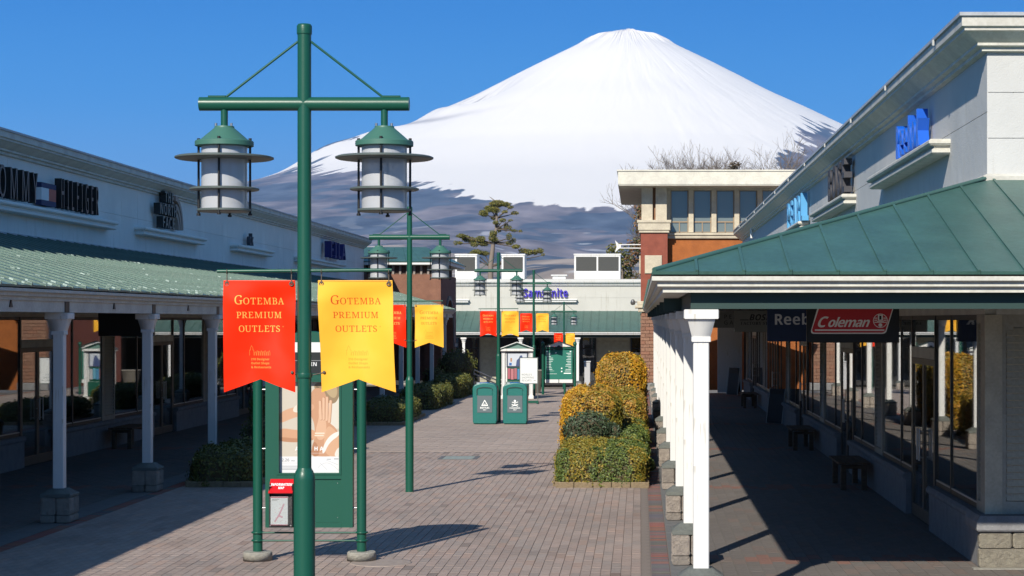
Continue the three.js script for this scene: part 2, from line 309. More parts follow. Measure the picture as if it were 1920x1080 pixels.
    const band = fbm(x * .0050 + 130, y * .0030 + 130, 3, 0, 101) - .5, mixw = sstep(wood + n3 * .2, .46, .55); let b = [.165, .138, .135].map((q, k) => lerp(q, [.055, .068, .085][k], mixw));  // wood tone has some blue of the distant haze mixed into its colour
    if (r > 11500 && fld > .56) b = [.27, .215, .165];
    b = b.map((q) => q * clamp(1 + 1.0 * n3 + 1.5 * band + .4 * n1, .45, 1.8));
    const patch = sstep(fbm(x * .0045 + 10, y * .0045 + 10, 3, 0, 99), .71, .74) * .4 * sstep(r, 7500, 9500);
    const town = r > 12800 && hash(Math.floor(x / 16), Math.floor(y / 30), 5) > .982 ? .5 : 0;
    const rk = clamp(rock + cleft, 0, 1), s = [.90, .845, .77].map((q, k) => lerp(q, [.13, .12, .13][k], rk));
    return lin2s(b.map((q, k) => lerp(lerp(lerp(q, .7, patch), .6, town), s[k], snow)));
  }, true);
  map.wrapS = map.wrapT = THREE.ClampToEdgeWrapping;
  const m = new THREE.Mesh(g, M(1, 1, 1, { map, roughness: 1 })); m.name = 'mountain'; m.userData = { kind: 'structure', label: 'snow covered volcano with wooded lower slopes tinted haze blue behind the shops', category: 'mountain' }; m.receiveShadow = true; scene.add(m);
}
// ---------- shop buildings with arcades ----------
const thinFont = await new FontLoader().loadAsync('fonts/droid/droid_sans_regular.typeface.json');
const font = await new FontLoader().loadAsync('fonts/droid/droid_sans_bold.typeface.json');
const serifFont = await new FontLoader().loadAsync('fonts/droid/droid_serif_bold.typeface.json');
const colGeo = {};
function columnGeos() {
  if (colGeo.shaft) return colGeo;
  const fr = (w0, w1, y0, y1) => new THREE.CylinderGeometry(w1 / Math.SQRT2, w0 / Math.SQRT2, y1 - y0, 4).rotateY(Math.PI / 4).translate(0, (y0 + y1) / 2, 0);
  colGeo.shaft = geo(cbox(0, 1.53, 0, .148, 2.14, .148, .008));
  colGeo.capital = geo([cbox(0, 2.855, 0, .325, .088, .325, .008), fr(.175, .262, 2.645, 2.812), cbox(0, 2.62, 0, .182, .05, .182, .006)]);
  colGeo.cap = geo([cbox(0, .375, 0, .43, .05, .43, .012), fr(.40, .21, .398, .468)]);
  const st = []; for (const [a, b] of [[.113, .346], [.006, .107]]) for (const [x0, x1] of [[-.215, -.004], [.004, .215]]) for (const z of [-.1065, .1065]) st.push(geo(cbox((x0 + x1) / 2 + rr(-.003, .003), (a + b) / 2, z + rr(-.006, .006), x1 - x0 - rr(0, .008), b - a - .004, .206, .016)));
  colGeo.stones = st; return colGeo;
}
const stoneMats = [0, 1, 2].map((k) => M(...[[.62, .535, .465], [.66, .57, .50], [.57, .50, .44]][k], { map: rep(grainTex, 2.3 + k * .3), roughness: .95, bumpMap: rep(roughTex, 3 + k), bumpScale: .05 }));
function column(parent, x, z, near) {
  const g = columnGeos(), c = piece('column', g.shaft, mats.white, parent, x, 0, z);
  piece('capital', g.capital, mats.white, c, 0, 0, 0); piece('pier_cap', g.cap, mats.pierCap, c, 0, 0, 0);
  if (near) g.stones.forEach((s, i) => piece('pier_stone', s, stoneMats[Math.floor(rnd() * 3)], c, 0, 0, 0));
  else { const o = part('pier', g.stones, mats.pierStone, c); }
  return c;
}
const slatGeo = geo(cbox(0, 0, 0, .74, .062, .012, .003).rotateX(-.5));
const CORN = [[-.25, 6.2], [.34, 6.2], [.34, 6.09], [.305, 6.075], [.305, 6.045], [.27, 6.03], [.19, 5.97], [.13, 5.93], [.13, 5.90], [.07, 5.885], [.07, 5.845], [0, 5.835], [-.25, 5.835]];
const FASC = [[0, 3.205], [0, 3.165], [-.03, 3.152], [-.052, 3.152], [-.052, 3.112], [-.082, 3.10], [-.102, 3.10], [-.102, 3.056], [-.34, 3.056], [-.34, 3.205]];
const handleGeo = geo([new THREE.TorusGeometry(.001, .012, 6, 4), rod(V(0, -.22, .055), V(0, .22, .055), .014), rod(V(0, -.18, 0), V(0, -.18, .055), .01), rod(V(0, .18, 0), V(0, .18, .055), .01)]);
function shopfront(b, U, s, opt) {                       // one 10 m module of windows, door and shutter; U maps an offset along the street to local x
  const F = (a, c, y0, y1, z0, z1) => span(U(a), U(c), y0, y1, z0, z1);
  const win = (a, c) => {
    const f = part('window', [F(a, a + .07, .60, 2.86, -.06, .012), F(a + .07, c, .60, .66, -.05, .008), F(a + .07, c, 2.80, 2.86, -.05, .008)], mats.black, b);
    part('pane', F(a + .072, c - .002, .662, 2.798, -.012, -.004), mats.glass, f);
    part('sill_bead', F(a + .072, c - .002, .662, .682, -.003, .007), mats.alu, f);
  };
  win(s, s + 2); win(s + 2, s + 3.3); win(s + 5.57, s + 6.75); win(s + 6.75, s + 8.95);
  // double door
  const d0 = s + 3.3, d1 = s + 5.5, dm = (d0 + d1) / 2, y = 2.27;
  const door = part('door', [F(d0, d0 + .07, 0.004, 2.86, -.06, .02), F(d1, d1 + .07, 0.004, 2.86, -.06, .02), F(d0 + .071, d1 - .001, 2.80, 2.86, -.05, .015)], mats.black, b);
  part('transom', F(d0 + .071, d1 - .001, y, y + .15, -.05, .025), mats.trim, door);
  part('pane', F(d0 + .073, d1 - .003, y + .153, 2.798, -.012, -.004), mats.glass, door);
  for (const [a, c] of [[d0 + .074, dm - .004], [dm + .004, d1 - .004]]) {
    part('door_leaf', [F(a, a + .07, .012, y - .004, -.025, .02), F(c - .07, c, .012, y - .004, -.025, .02), F(a + .071, c - .071, .012, .18, -.025, .02), F(a + .071, c - .071, y - .09, y - .004, -.025, .02)], opt.leaf ?? mats.bronze, door);
    part('leaf_pane', F(a + .073, c - .073, .183, y - .093, -.006, .002), mats.glass, door);
  }
  for (const o of [-.10, .10]) piece('handle', handleGeo, mats.steel, door, U(dm + o), 1.08, .03);
  // shutter panel
  const s0 = s + 9.2, s1 = s + 9.98, sh = part('shutter', [F(s0 - .2, s0, .60, 2.86, -.06, .018), F(s1, s1 + .07, .60, 2.86, -.06, .018), F(s0, s1, .60, .70, -.05, .018), F(s0, s1, 2.76, 2.86, -.05, .018), F(s0, s1, .701, 2.759, -.06, -.04)], mats.creamDull, b);
  if (opt.slats) for (let k = 0; k < 30; k++) piece('slat', slatGeo, mats.creamDull, sh, U((s0 + s1) / 2), .738 + k * .0685, -.008);
  else { const all = []; for (let k = 0; k < 30; k++) all.push(slatGeo.clone().translate(U((s0 + s1) / 2), .738 + k * .0685, -.008)); part('slats', all, mats.creamDull, sh); }
  // low wall and its ledge
  for (const [a, c] of [[s, d0 - .001], [d1 + .071, s + 10.05]]) {
    part('low_wall', F(a, c, 0.002, .50, -.2, .10), mats.knee, b); part('ledge', sweepBox(U(a), U(c), .50, .598, -.2, .14), opt.ledge ?? mats.knee, b);
  }
}
function sweepBox(a, c, y0, y1, z0, z1) { return sweep([[Math.min(a, c), 0], [Math.max(a, c), 0]], [[z0, y0], [z1 - .02, y0], [z1, y0 + .03], [z1, y1 - .03], [z1 - .03, y1], [z0, y1]]); }
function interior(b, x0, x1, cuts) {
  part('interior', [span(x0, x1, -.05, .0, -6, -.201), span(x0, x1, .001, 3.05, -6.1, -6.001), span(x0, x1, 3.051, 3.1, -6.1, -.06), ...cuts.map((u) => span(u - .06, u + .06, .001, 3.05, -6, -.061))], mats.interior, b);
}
function roofPanels(b, u0, u1, step, wd, m, rib, ribM) {
  const n = Math.round((u1 - u0) / step), st = (u1 - u0) / n, up = V(0, wd, 1.15).normalize();
  for (let i = 0; i < n; i++) {
    const a = u0 + st * i, c = a + st - .004, e = (u, t, l) => V(u, 3.25 + 1.15 * t, wd * (1 - t)).addScaledVector(up, l);
    const j = rr(-.004, .004);
    part('roof_panel', [slab([e(a, 0, j), e(c, 0, j), e(c, 1, 0), e(a, 1, 0)], .03), slab([e(a + .003, -.004, rib + j), e(a + .036, -.004, rib + j), e(a + .036, 1, rib), e(a + .003, 1, rib)], rib + .005)], m, b);
  }
}
function wallPanels(b, u0, u1, y0, m, rows = [[4.32, 5.16], [5.168, 5.834]], w = 4.6) {
  part('wall', span(u0, u1 - .02, y0, 6.19, -.30, -.015), m, b);
  const n = Math.max(1, Math.round((u1 - u0) / w)), st = (u1 - u0) / n;
  for (let i = 0; i < n; i++) for (const [a, c] of rows) part('wall_panel', span(u0 + st * i + .004, u0 + st * (i + 1) - .004, a, c, -.014, .0), m, b);
}
const LEDGE = [[-.15, .17], [.05, .17], [.075, .145], [.075, .115], [.05, .09], [.0, .085], [.0, .055], [.03, .04], [.03, -.0], [-.0, -.02], [-.15, -.02]];
function signLedge(b, ua, ub, y, m = mats.trim) { part('sign_ledge', [sweep([[ua, .0], [ua, .2], [ub, .2], [ub, .0]], LEDGE.map(([o, h]) => [o, y + h])), span(ua + .14, ub - .14, y - .018, y + .168, .0, .19)], m, b); }
function letters(name, label, text, size, depth, m, b, u, y, w, { f = font, stretch = 1, track = 0, fit } = {}) {
  if (fit) { const nat = [...text].reduce((q, ch) => q + f.data.glyphs[ch].ha * size / f.data.resolution, 0); track = fit * .06; stretch = (fit - track * (text.length - 1)) / nat; }
  const p = b.localToWorld(V(u, y, w)), t = thing(name, label, 'shop sign', [p.x, p.y, p.z], b.rotation.y);
  let x = 0;
  for (const ch of text) {
    const gl = f.data.glyphs[ch] ?? f.data.glyphs['?'], adv = gl.ha * size / f.data.resolution;
    if (ch !== ' ') { const g = new THREE.ExtrudeGeometry(f.generateShapes(ch, size), { depth, bevelEnabled: false, curveSegments: 6 }); g.scale(stretch, 1, 1).translate(x, 0, 0); part('letter', g, m, t); }
    x += adv * stretch + track;
  }
  return t;
}
// ----- long shop on the left -----
const leftShop = thing('shop_building', 'long low shop row in shade with ribbed green arcade roof', 'building', [-11.75, 0, 0], Math.PI / 2);
{
  const b = leftShop, u0 = 13, u1 = 84, WD = 3.92;
  wallPanels(b, u0, u1, 3.0, mats.stuccoLeft);
  part('cornice', sweep([[u0, 0], [u1, 0]], CORN), mats.trim, b);
  part('coping', span(u0, u1, 6.201, 6.24, -.32, .37), mats.coping, b);
  part('flashing', span(u0, u1, 4.30, 4.42, .001, .05), mats.coping, b);
  roofPanels(b, u0, u1, .62, WD, mats.roofOld, .026);
  { // small upright metal snow guards scattered over the ribs
    const tabs = [], up = V(0, WD, 1.15).normalize(); for (let u = u0; u < u1 - .5; u += .62 / 2) for (const t of [.012, .05, .13, .22, .32, .45, .6]) if (rnd() < (t < .1 ? .5 : .12)) { const p = V(u + rr(0, .1), 3.25 + 1.15 * t, WD * (1 - t)).addScaledVector(up, .02); tabs.push(box(0, 0, 0, .012, rr(.012, .026), rr(.03, .07)).rotateX(.29).translate(p.x, p.y, p.z)); }
    const o = part('snow_guards', tabs, M(.40, .50, .45, { roughness: .3, metalness: .3 }), b); o.userData.kind = 'stuff';
  }
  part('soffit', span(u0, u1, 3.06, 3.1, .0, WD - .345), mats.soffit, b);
  part('fascia', sweep([[u0, WD], [u1, WD]], FASC), mats.trim, b);
  const cw = 3.69, first = 17.6;
  for (let k = 0; k < 14; k++) { const d = first + 4.9 * k; if (d < 83) column(b, d, cw, k > 1 && k < 6);
    if (d < 83) { part('beam', span(d + .1, Math.min(d + 4.8, 83.9), 2.905, 3.055, cw - .1, cw + .1), mats.trim, b); part('beam_notch', new THREE.CylinderGeometry(.075, .075, .012, 3).rotateX(Math.PI / 2).rotateZ(Math.PI).translate(d + 2.45, 3.0, cw + .107), mats.black, b); part('beam_bracket', span(d - .099, d + .099, 2.905, 3.055, cw - .12, cw + .11), mats.black, b); } }
  const U = (d) => d;
  for (let k = 0; k < 7; k++) shopfront(b, U, 14.05 + 10 * k, { slats: k > 1 && k < 4 });
  part('header', span(u0, u1, 2.862, 3.058, -.1, .03), mats.trim, b);
  interior(b, u0, u1, [13.1, 24, 34, 44, 54, 64, 74, 83.9]);
  part('back_wall', [span(u0, u1, -.1, 6.1, -9, -8.8), span(u0, u0 + .2, -.1, 6.1, -8.79, -.31), span(u1 - .2, u1, -.1, 6.1, -8.79, -.31), span(u0 + .21, u1 - .21, 6.0, 6.1, -8.79, -.31)], mats.stuccoLeft, b);
  for (const [q, r] of [[33.6, 43.4], [45.9, 52.3], [56.6, 62], [67, 77.2]]) signLedge(b, q, r, 4.80, mats.stuccoLeft);
  b.updateMatrixWorld(true);
  const dark = M(.012, .012, .012, { roughness: .4 }), face = M(.19, .175, .15, { roughness: .6 });
  const flagAt = 38.15;
  letters('shop_letters', 'black raised letters left of the small flag panel, cut by the photo edge', 'TOMMY', .58, .14, dark, b, 35.0, 5.03, .08, { f: thinFont, fit: 2.8 });
  const hil = letters('shop_letters', 'black raised letters right of the small flag panel', 'HILFIGER', .60, .14, dark, b, 39.3, 5.03, .08, { f: thinFont, fit: 2.75 });
  const p = b.localToWorld(V(flagAt, 5.03, .06)), fl = thing('flag_sign', 'small red white and navy flag panel between the black letters', 'shop sign', [p.x, p.y, p.z], Math.PI / 2);
  part('flag_top', span(0, .95, .34, .44, 0, .12), M(.02, .03, .10), fl); part('flag_base', span(0, .95, 0, .10, 0, .12), M(.02, .03, .10), fl);
  part('flag_white', span(0, .475, .102, .338, 0, .12), M(.72, .72, .72), fl); part('flag_red', span(.477, .95, .102, .338, 0, .12), M(.5, .12, .08), fl);
  const q = b.localToWorld(V(47.3, 5.04, .08)), nf = thing('stacked_letters', 'dark three line sign with quarter dome arcs beside it', 'shop sign', [q.x, q.y, q.z], Math.PI / 2);
  [['THE', .62, .52], ['NORTH', .31, .0], ['FACE', .0, .28]].forEach(([t, y, x0]) => { let x = x0; for (const ch of t) { const g = new THREE.ExtrudeGeometry(font.generateShapes(ch, .27), { depth: .16, bevelEnabled: false, curveSegments: 4 }).scale(1.25, 1, 1).translate(x, y, 0); part('letter', [g], dark, nf); part('letter_face', new THREE.ExtrudeGeometry(font.generateShapes(ch, .27), { depth: .006, bevelEnabled: false, curveSegments: 4 }).scale(1.25, 1, 1).translate(x, y, .1605), face, nf); x += font.data.glyphs[ch].ha * .27 / font.data.resolution * 1.25 + .035; } });
  for (const [r0, r1] of [[.30, .42], [.50, .62], [.70, .82]]) { const s = new THREE.Shape(); s.absarc(0, 0, r1, 0, Math.PI / 2); s.absarc(0, 0, r0, Math.PI / 2, 0, true); part('arc', new THREE.ExtrudeGeometry(s, { depth: .14, bevelEnabled: false, curveSegments: 10 }).translate(1.72, .02, 0), M(.36, .27, .22), nf); }
  letters('shop_letters', 'small grey two letter sign above a ledge on the shaded wall', 'ck', .34, .10, M(.05, .055, .07), b, 58.4, 5.02, .1, { stretch: 1.2 });
  letters('shop_letters', 'navy blue raised letters near the far end of the shaded wall', 'FILA', .60, .25, M(.015, .015, .13), b, 72.6, 5.12, .12, { fit: 3.8 });
}
// ----- shop row on the right, with a hipped corner -----
const rightShop = thing('shop_building', 'pale shop row with white columns and green hipped arcade roof', 'building', [3.94, 0, 0], -Math.PI / 2);
{
  const b = rightShop, u0 = -76, u1 = -22.4, WD = 3.83, FD = 4.15, ue = u1 + FD, zr = -9;
  wallPanels(b, u0, u1, 3.0, mats.stucco);
  // front wall, facing the camera
  part('front_wall', span(u1 - .30, u1 - .015, 3.0, 6.19, zr, -.31), mats.stucco, b);
  for (let k = 0; k < 3; k++) for (const [a, c] of [[4.32, 4.86], [4.868, 5.38], [5.388, 5.834]]) part('wall_panel', span(u1 - .014, u1, a, c, -.004 - 3 * k, -2.996 - 3 * k), mats.stucco, b);
  part('corner_fill', span(u1 - .0195, u1 - .0155, 3.1, 5.84, -.29, -.0155), mats.stucco, b);
  part('cornice', sweep([[u0, 0], [u1, 0], [u1, zr]], CORN), mats.trim, b);
  part('coping', sweep([[u0, 0], [u1, 0], [u1, zr]], [[-.32, 6.201], [.37, 6.201], [.37, 6.24], [-.32, 6.24]]), mats.coping, b);
  part('flashing', sweep([[u0, 0.001], [u1 + .001, 0.001], [u1 + .001, zr]], [[0, 4.32], [.05, 4.36], [.05, 4.43], [0, 4.46]]), mats.trim, b);
  for (let k = 0; k < 11; k++) piece('coping_clip', geo(cbox(0, 0, 0, .05, .07, .03, .006)), mats.alu, b, u0 + 5 + k * 4.7, 6.17, .375);
  roofPanels(b, u0, u1 - .004, .435, WD, mats.roof, .02);
  // hipped corner: side slope then front slope
  const sideTop = (u) => { const t = (ue - u) / FD; return V(u, 3.25 + 1.15 * t, WD * (1 - t)); }, frontTop = (z) => { const t = clamp((WD - z) / WD, 0, 1); return V(ue - FD * t, 3.25 + 1.15 * t, z); };
  const sn = V(0, WD, 1.15).normalize(), fn = V(1.15, FD, 0).normalize();
  for (let k = 0; k < 9; k++) { const a = u1 + FD / 9 * k, c = u1 + FD / 9 * (k + 1) - .004, pts = [V(a, 3.25, WD), V(c, 3.25, WD), sideTop(c), sideTop(a)]; part('roof_panel', slab(k < 8 ? pts : pts.slice(0, 3).filter((p, i) => i < 2).concat([sideTop(a)]), .03), mats.roof, b); }
  const zs = []; for (let z = WD; z > zr; z -= .435) zs.push(z);
  for (let k = 0; k < zs.length - 1; k++) {
    const a = zs[k], c = zs[k + 1] + .004, A = V(ue, 3.25, a), C = V(ue, 3.25, c), pts = k ? [A, C, frontTop(c), frontTop(a)] : [A, C, frontTop(c)], o = (p, l) => p.clone().addScaledVector(fn, l), dz = V(0, 0, .028);
    part('roof_panel', [slab(pts, .03), slab([o(C, .016), o(C, .016).add(dz), o(frontTop(c), .016).add(dz), o(frontTop(c), .016)], .02)], mats.roof, b);
  }
  part('hip_cap', rod(V(ue - .02, 3.262, WD - .02), V(u1, 4.412, 0), .026, .026, 8), mats.roofSeam, b);
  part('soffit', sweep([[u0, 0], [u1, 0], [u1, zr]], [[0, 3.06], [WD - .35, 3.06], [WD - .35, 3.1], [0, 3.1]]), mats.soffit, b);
  part('fascia', sweep([[u0, WD], [ue, WD], [ue, zr]], FASC), mats.trim, b);
  const cw = 3.365, fx = -18.6;
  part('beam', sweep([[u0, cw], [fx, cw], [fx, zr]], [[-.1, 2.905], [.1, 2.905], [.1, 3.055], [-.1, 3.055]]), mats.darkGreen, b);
  column(b, fx, cw, true); column(b, fx, cw - 5, true);
  for (let k = 0; k < 11; k++) { const u = -22.72 - 5.04 * k; column(b, u, cw, k < 6); part('beam_bracket', span(u - .06, u + .06, 2.905, 3.05, cw + .102, cw + .30), mats.darkGreen, b); }
  const U = (d) => -d;
  for (let k = 0; k < 5; k++) shopfront(b, U, 22.93 + 10.05 * k, { slats: k < 2 });
  part('header', span(u0, u1, 2.862, 3.058, -.1, .03), mats.trim, b);
  // corner shutter and front siding
  const sh = part('shutter', [span(-22.92, -22.86, .60, 2.86, -.06, .03), span(-22.86, -22.66, .60, .72, -.05, .03), span(-22.86, -22.66, 2.76, 2.86, -.05, .03), span(-22.86, -22.66, .721, 2.759, -.06, -.04), span(-22.66, -22.4, .60, 2.86, -.3, .03)], mats.creamDull, b);
  const nslat = geo(cbox(0, 0, 0, .196, .062, .012, .003).rotateX(-.5)); for (let k = 0; k < 29; k++) piece('slat', nslat, mats.creamDull, sh, -22.76, .755 + k * .0695, -.008);
  part('low_wall', span(-22.93, -22.36, .002, .42, -.2, .10), mats.knee, b);
  part('ledge', sweep([[-22.93, 0], [-22.3, 0], [-22.3, zr]], [[-.2, .42], [.14, .42], [.16, .44], [.16, .53], [.12, .598], [-.2, .598]]), mats.knee, b);
  const fw = part('siding_frame', [span(-22.7, -22.38, .60, 2.86, -.17, -.21), span(-22.7, -22.385, .60, .74, -.211, zr), span(-22.7, -22.385, 2.72, 2.86, -.211, zr), span(-22.7, -22.44, .741, 2.719, -.211, zr)], mats.creamDull, b);
  part('corner_post', span(-22.399, -22.37, .60, 2.86, .03, -.168), mats.siding, b);
  const board = geo(cbox(0, 0, 0, .02, .088, 4.6, .004).rotateZ(.42)); for (let k = 0; k < 24; k++) piece('siding_board', board, mats.siding, fw, -22.405, .787 + k * .0815, -2.52);
  part('front_header', span(-22.7, -22.37, 2.862, 3.058, -.1, zr), mats.trim, b);
  const st = part('stone_base', span(-22.7, -22.29, .002, .418, .05, zr), mats.knee, b);
  for (const [r, y0, y1, o] of [[0, .015, .225, 0], [1, .235, .41, .38]]) for (let z = .13 - (o ? 0 : 0), k = 0; k < 7; k++) { const w = k === 0 && o ? .38 : .72, z1 = z - w; piece('base_stone', geo(cbox(-22.255 + rr(-.005, .005), (y0 + y1) / 2, (z + z1) / 2, .13, y1 - y0, w - .012, .018)), mats.baseStone, st, 0, 0, 0); z = z1; }
  part('base_strip', span(-22.26, -22.12, .0, .014, .2, zr), mats.concrete, st);
  interior(b, u0, u1 - .3, [-75.9, -73, -63, -53, -43, -33]);
  part('back_wall', [span(u0, u1 - .31, -.1, 6.1, zr - .2, zr), span(u0, u0 + .2, -.1, 6.1, zr + .01, -.31), span(u0 + .21, u1 - .31, 6.0, 6.1, zr + .01, -.31)], mats.stucco, b);
  part('vent_pipe', cyl(-67.5, 5.6, 6.0, .12, .05, .05, 12), mats.white, b);
  part('end_wall', span(-76.2, -76.01, 0, 3.05, .01, .95), mats.white, b);
  b.updateMatrixWorld(true);
  signLedge(b, -31.9, -25.1, 4.93); signLedge(b, -42.6, -36.0, 4.93); signLedge(b, -54, -45.9, 4.93);
  const bl = P(.005, .10, .55, { roughness: .35 });
  letters('shop_letters', 'bright blue raised letters on the pale wall, nearest sign of its row', 'Reebok', .48, .15, bl, b, -28.9, 5.15, .05, { fit: 2.4 });
  letters('shop_letters', 'dark grey raised letters on the pale wall between two blue signs', 'BOSE', .62, .15, M(.045, .045, .055), b, -39.4, 5.15, .05, { fit: 3.3 });
  letters('shop_letters', 'light blue raised letters just above the green roof', 'PEARL', .66, .15, P(.09, .33, .60, { roughness: .4 }), b, -50.4, 5.10, .05, { fit: 4.9 });
}
// ----- white shop across the far court -----
const backShop = thing('shop_building', 'white shop with green arcade roof across the far court', 'building', [0, FAR_LEVEL, -114.2], 0);
{
  const b = backShop, u0 = -24, u1 = 8, WD = 3.83;
  wallPanels(b, u0, u1, 3.0, mats.stuccoBack);
  part('cornice', sweep([[u0, 0], [u1, 0]], CORN), mats.white, b); part('coping', span(u0, u1, 6.201, 6.24, -.32, .37), mats.white, b);
  roofPanels(b, u0, u1, .45, WD, mats.roof, .02);
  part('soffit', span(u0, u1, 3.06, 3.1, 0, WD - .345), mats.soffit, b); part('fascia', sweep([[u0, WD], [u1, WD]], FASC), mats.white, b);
  part('beam', span(u0, u1, 2.905, 3.055, 3.26, 3.46), mats.darkGreen, b);
  for (const x of [-16.3, -13.1, -9.9, -6.7, -3.5, 2.9]) column(b, x, 3.36, false);
  part('header', span(u0, u1, 2.85, 3.058, -.1, .03), mats.trim, b);
  const glz = (a, c) => { const f = part('window', [span(a, a + .09, .1, 2.848, -.06, .05), span(c - .09, c, .1, 2.848, -.06, .05), span(a + .091, c - .091, .1, .35, -.05, .04), span(a + .091, c - .091, 2.2, 2.27, -.05, .03)], mats.black, b); part('pane', span(a + .093, c - .093, .352, 2.198, -.01, 0), mats.glass, f); part('pane', span(a + .093, c - .093, 2.272, 2.847, -.01, 0), mats.glass, f); };
  for (const [a, c] of [[-14.3, -12.6], [-12.6, -10.9], [-10.9, -9.3], [-8.1, -6.9], [-6.9, -5.7], [-5.7, -4.5], [-4.5, -3.4], [-3.4, -2.55], [-.55, .6], [.6, 1.8]]) glz(a, c);
  const sid = (a, c) => { const w = part('siding', span(a, c, .0, 2.848, -.2, -.03), mats.creamDull, b); for (let k = 0; k < 13; k++) part('siding_board', span(a + .05, c - .05, .25 + k * .2, .43 + k * .2, -.029, -.005), M(.50, .47, .36, { map: rep(grainTex, 1) }), w); };
  sid(-9.3, -8.1); sid(-2.55, -.55); sid(-16, -14.3);
  interior(b, u0, u1, [u0 + .1, -12, -4, u1 - .1]);
  part('back_wall', [span(u0, u1, -.1, 6.1, -12, -11.8), span(u0, u0 + .2, -.1, 6.1, -11.79, -.31), span(u1 - .2, u1, -.1, 6.1, -11.79, -.31), span(u0 + .21, u1 - .21, 5.9, 6.0, -11.79, -.31)], mats.stuccoBack, b);
  signLedge(b, -7.15, -3.7, 4.92, mats.white); signLedge(b, -12.4, -9.95, 4.9, mats.white);
  b.updateMatrixWorld(true);
  letters('shop_letters', 'purple blue raised letters on the white wall across the far court', 'Samsonite', .50, .12, M(.05, .03, .42), b, -6.75, 5.2, .05, { stretch: .74 });
}
// ----- terracotta pavilion closing the left row -----
{
  const b = thing('pavilion', 'terracotta corner pavilion with arched openings and green hipped roof', 'building', [-12.6, 0, -84.2]);
  const terra = M(.285, .135, .090, { map: rep(grainTex, .7), roughness: .9, ...bump(2, .008) }), brown = M(.10, .062, .047, { map: rep(grainTex, .8), roughness: .9 });
  const W = 4.1, Dp = 7;
  const wall = (len, arches, th) => { const s = new THREE.Shape(); s.moveTo(0, 0); s.lineTo(len, 0); s.lineTo(len, 4.75); s.lineTo(0, 4.75); s.closePath(); for (const [a, c, sp] of arches) { const h = new THREE.Path(); h.moveTo(a, .02); h.lineTo(c, .02); h.lineTo(c, sp); h.absarc((a + c) / 2, sp, (c - a) / 2, 0, Math.PI, false); h.lineTo(a, .02); s.holes.push(h); } return new THREE.ExtrudeGeometry(s, { depth: th, bevelEnabled: false, curveSegments: 16 }); };
  part('front_wall', wall(W, [[.55, 3.4, 1.9]], .35).translate(0, 0, -.35), terra, b);
  part('side_wall', wall(Dp - .36, [[1.2, 5.2, 1.7]], .35).rotateY(Math.PI / 2).translate(W - .35, 0, -.355), terra, b);
  part('far_wall', span(0, W - .36, 0, 4.75, -Dp - .35, -Dp), terra, b); part('inner_wall', span(0, .3, 0, 4.75, -Dp + .01, -.36), brown, b);
  const ring = new THREE.Shape(); ring.absarc(0, 0, 2.16, 0, Math.PI); ring.absarc(0, 0, 2.005, Math.PI, 0, true);
  part('arch_trim', new THREE.ExtrudeGeometry(ring, { depth: .06, bevelEnabled: false, curveSegments: 20 }).rotateY(Math.PI / 2).translate(W + .002, 1.7, -3.56), M(.20, .17, .15), b);
  part('impost', [span(W + .002, W + .07, 1.58, 1.72, -1.55, -.02), span(W + .002, W + .07, 1.58, 1.72, -Dp, -5.6)], M(.20, .17, .15), b);
  part('attic', span(.25, W - .25, 4.752, 5.14, -Dp - .1, -.25), brown, b);
  for (let k = 0; k < 13; k++) part('attic_post', span(.2 + k * .3, .29 + k * .3, 4.753, 5.139, -.249, -.15), M(.24, .21, .19), b);
  for (let k = 0; k < 16; k++) part('attic_post', span(W - .249, W - .15, 4.753, 5.139, -.65 - k * .4, -.55 - k * .4), M(.24, .21, .19), b);
  part('eave', [cbox(W / 2, 5.22, -Dp / 2 - .17, W + .7, .15, Dp + .9, .02)], mats.white, b);
  const e = [V(-.4, 5.3, .33), V(W + .4, 5.3, .33), V(W + .4, 5.3, -Dp - .68), V(-.4, 5.3, -Dp - .68)], r = [V(.5, 6.0, -2.4), V(W - .9, 6.0, -2.4), V(W - .9, 6.0, -Dp + 1.8), V(.5, 6.0, -Dp + 1.8)];
  const face = (a, c, d, f, n) => { for (let k = 0; k < n; k++) { const t0 = k / n, t1 = (k + .985) / n; part('roof_panel', slab([a.clone().lerp(c, t0), a.clone().lerp(c, t1), f.clone().lerp(d, t1), f.clone().lerp(d, t0)], .03), mats.roof, b); } };
  face(e[0], e[1], r[1], r[0], 8); face(e[1], e[2], r[2], r[1], 10); face(e[2], e[3], r[3], r[2], 6); face(e[3], e[0], r[0], r[3], 8);
  part('roof_top', slab([r[0], r[1], r[2], r[3]], .05), mats.roof, b);
}
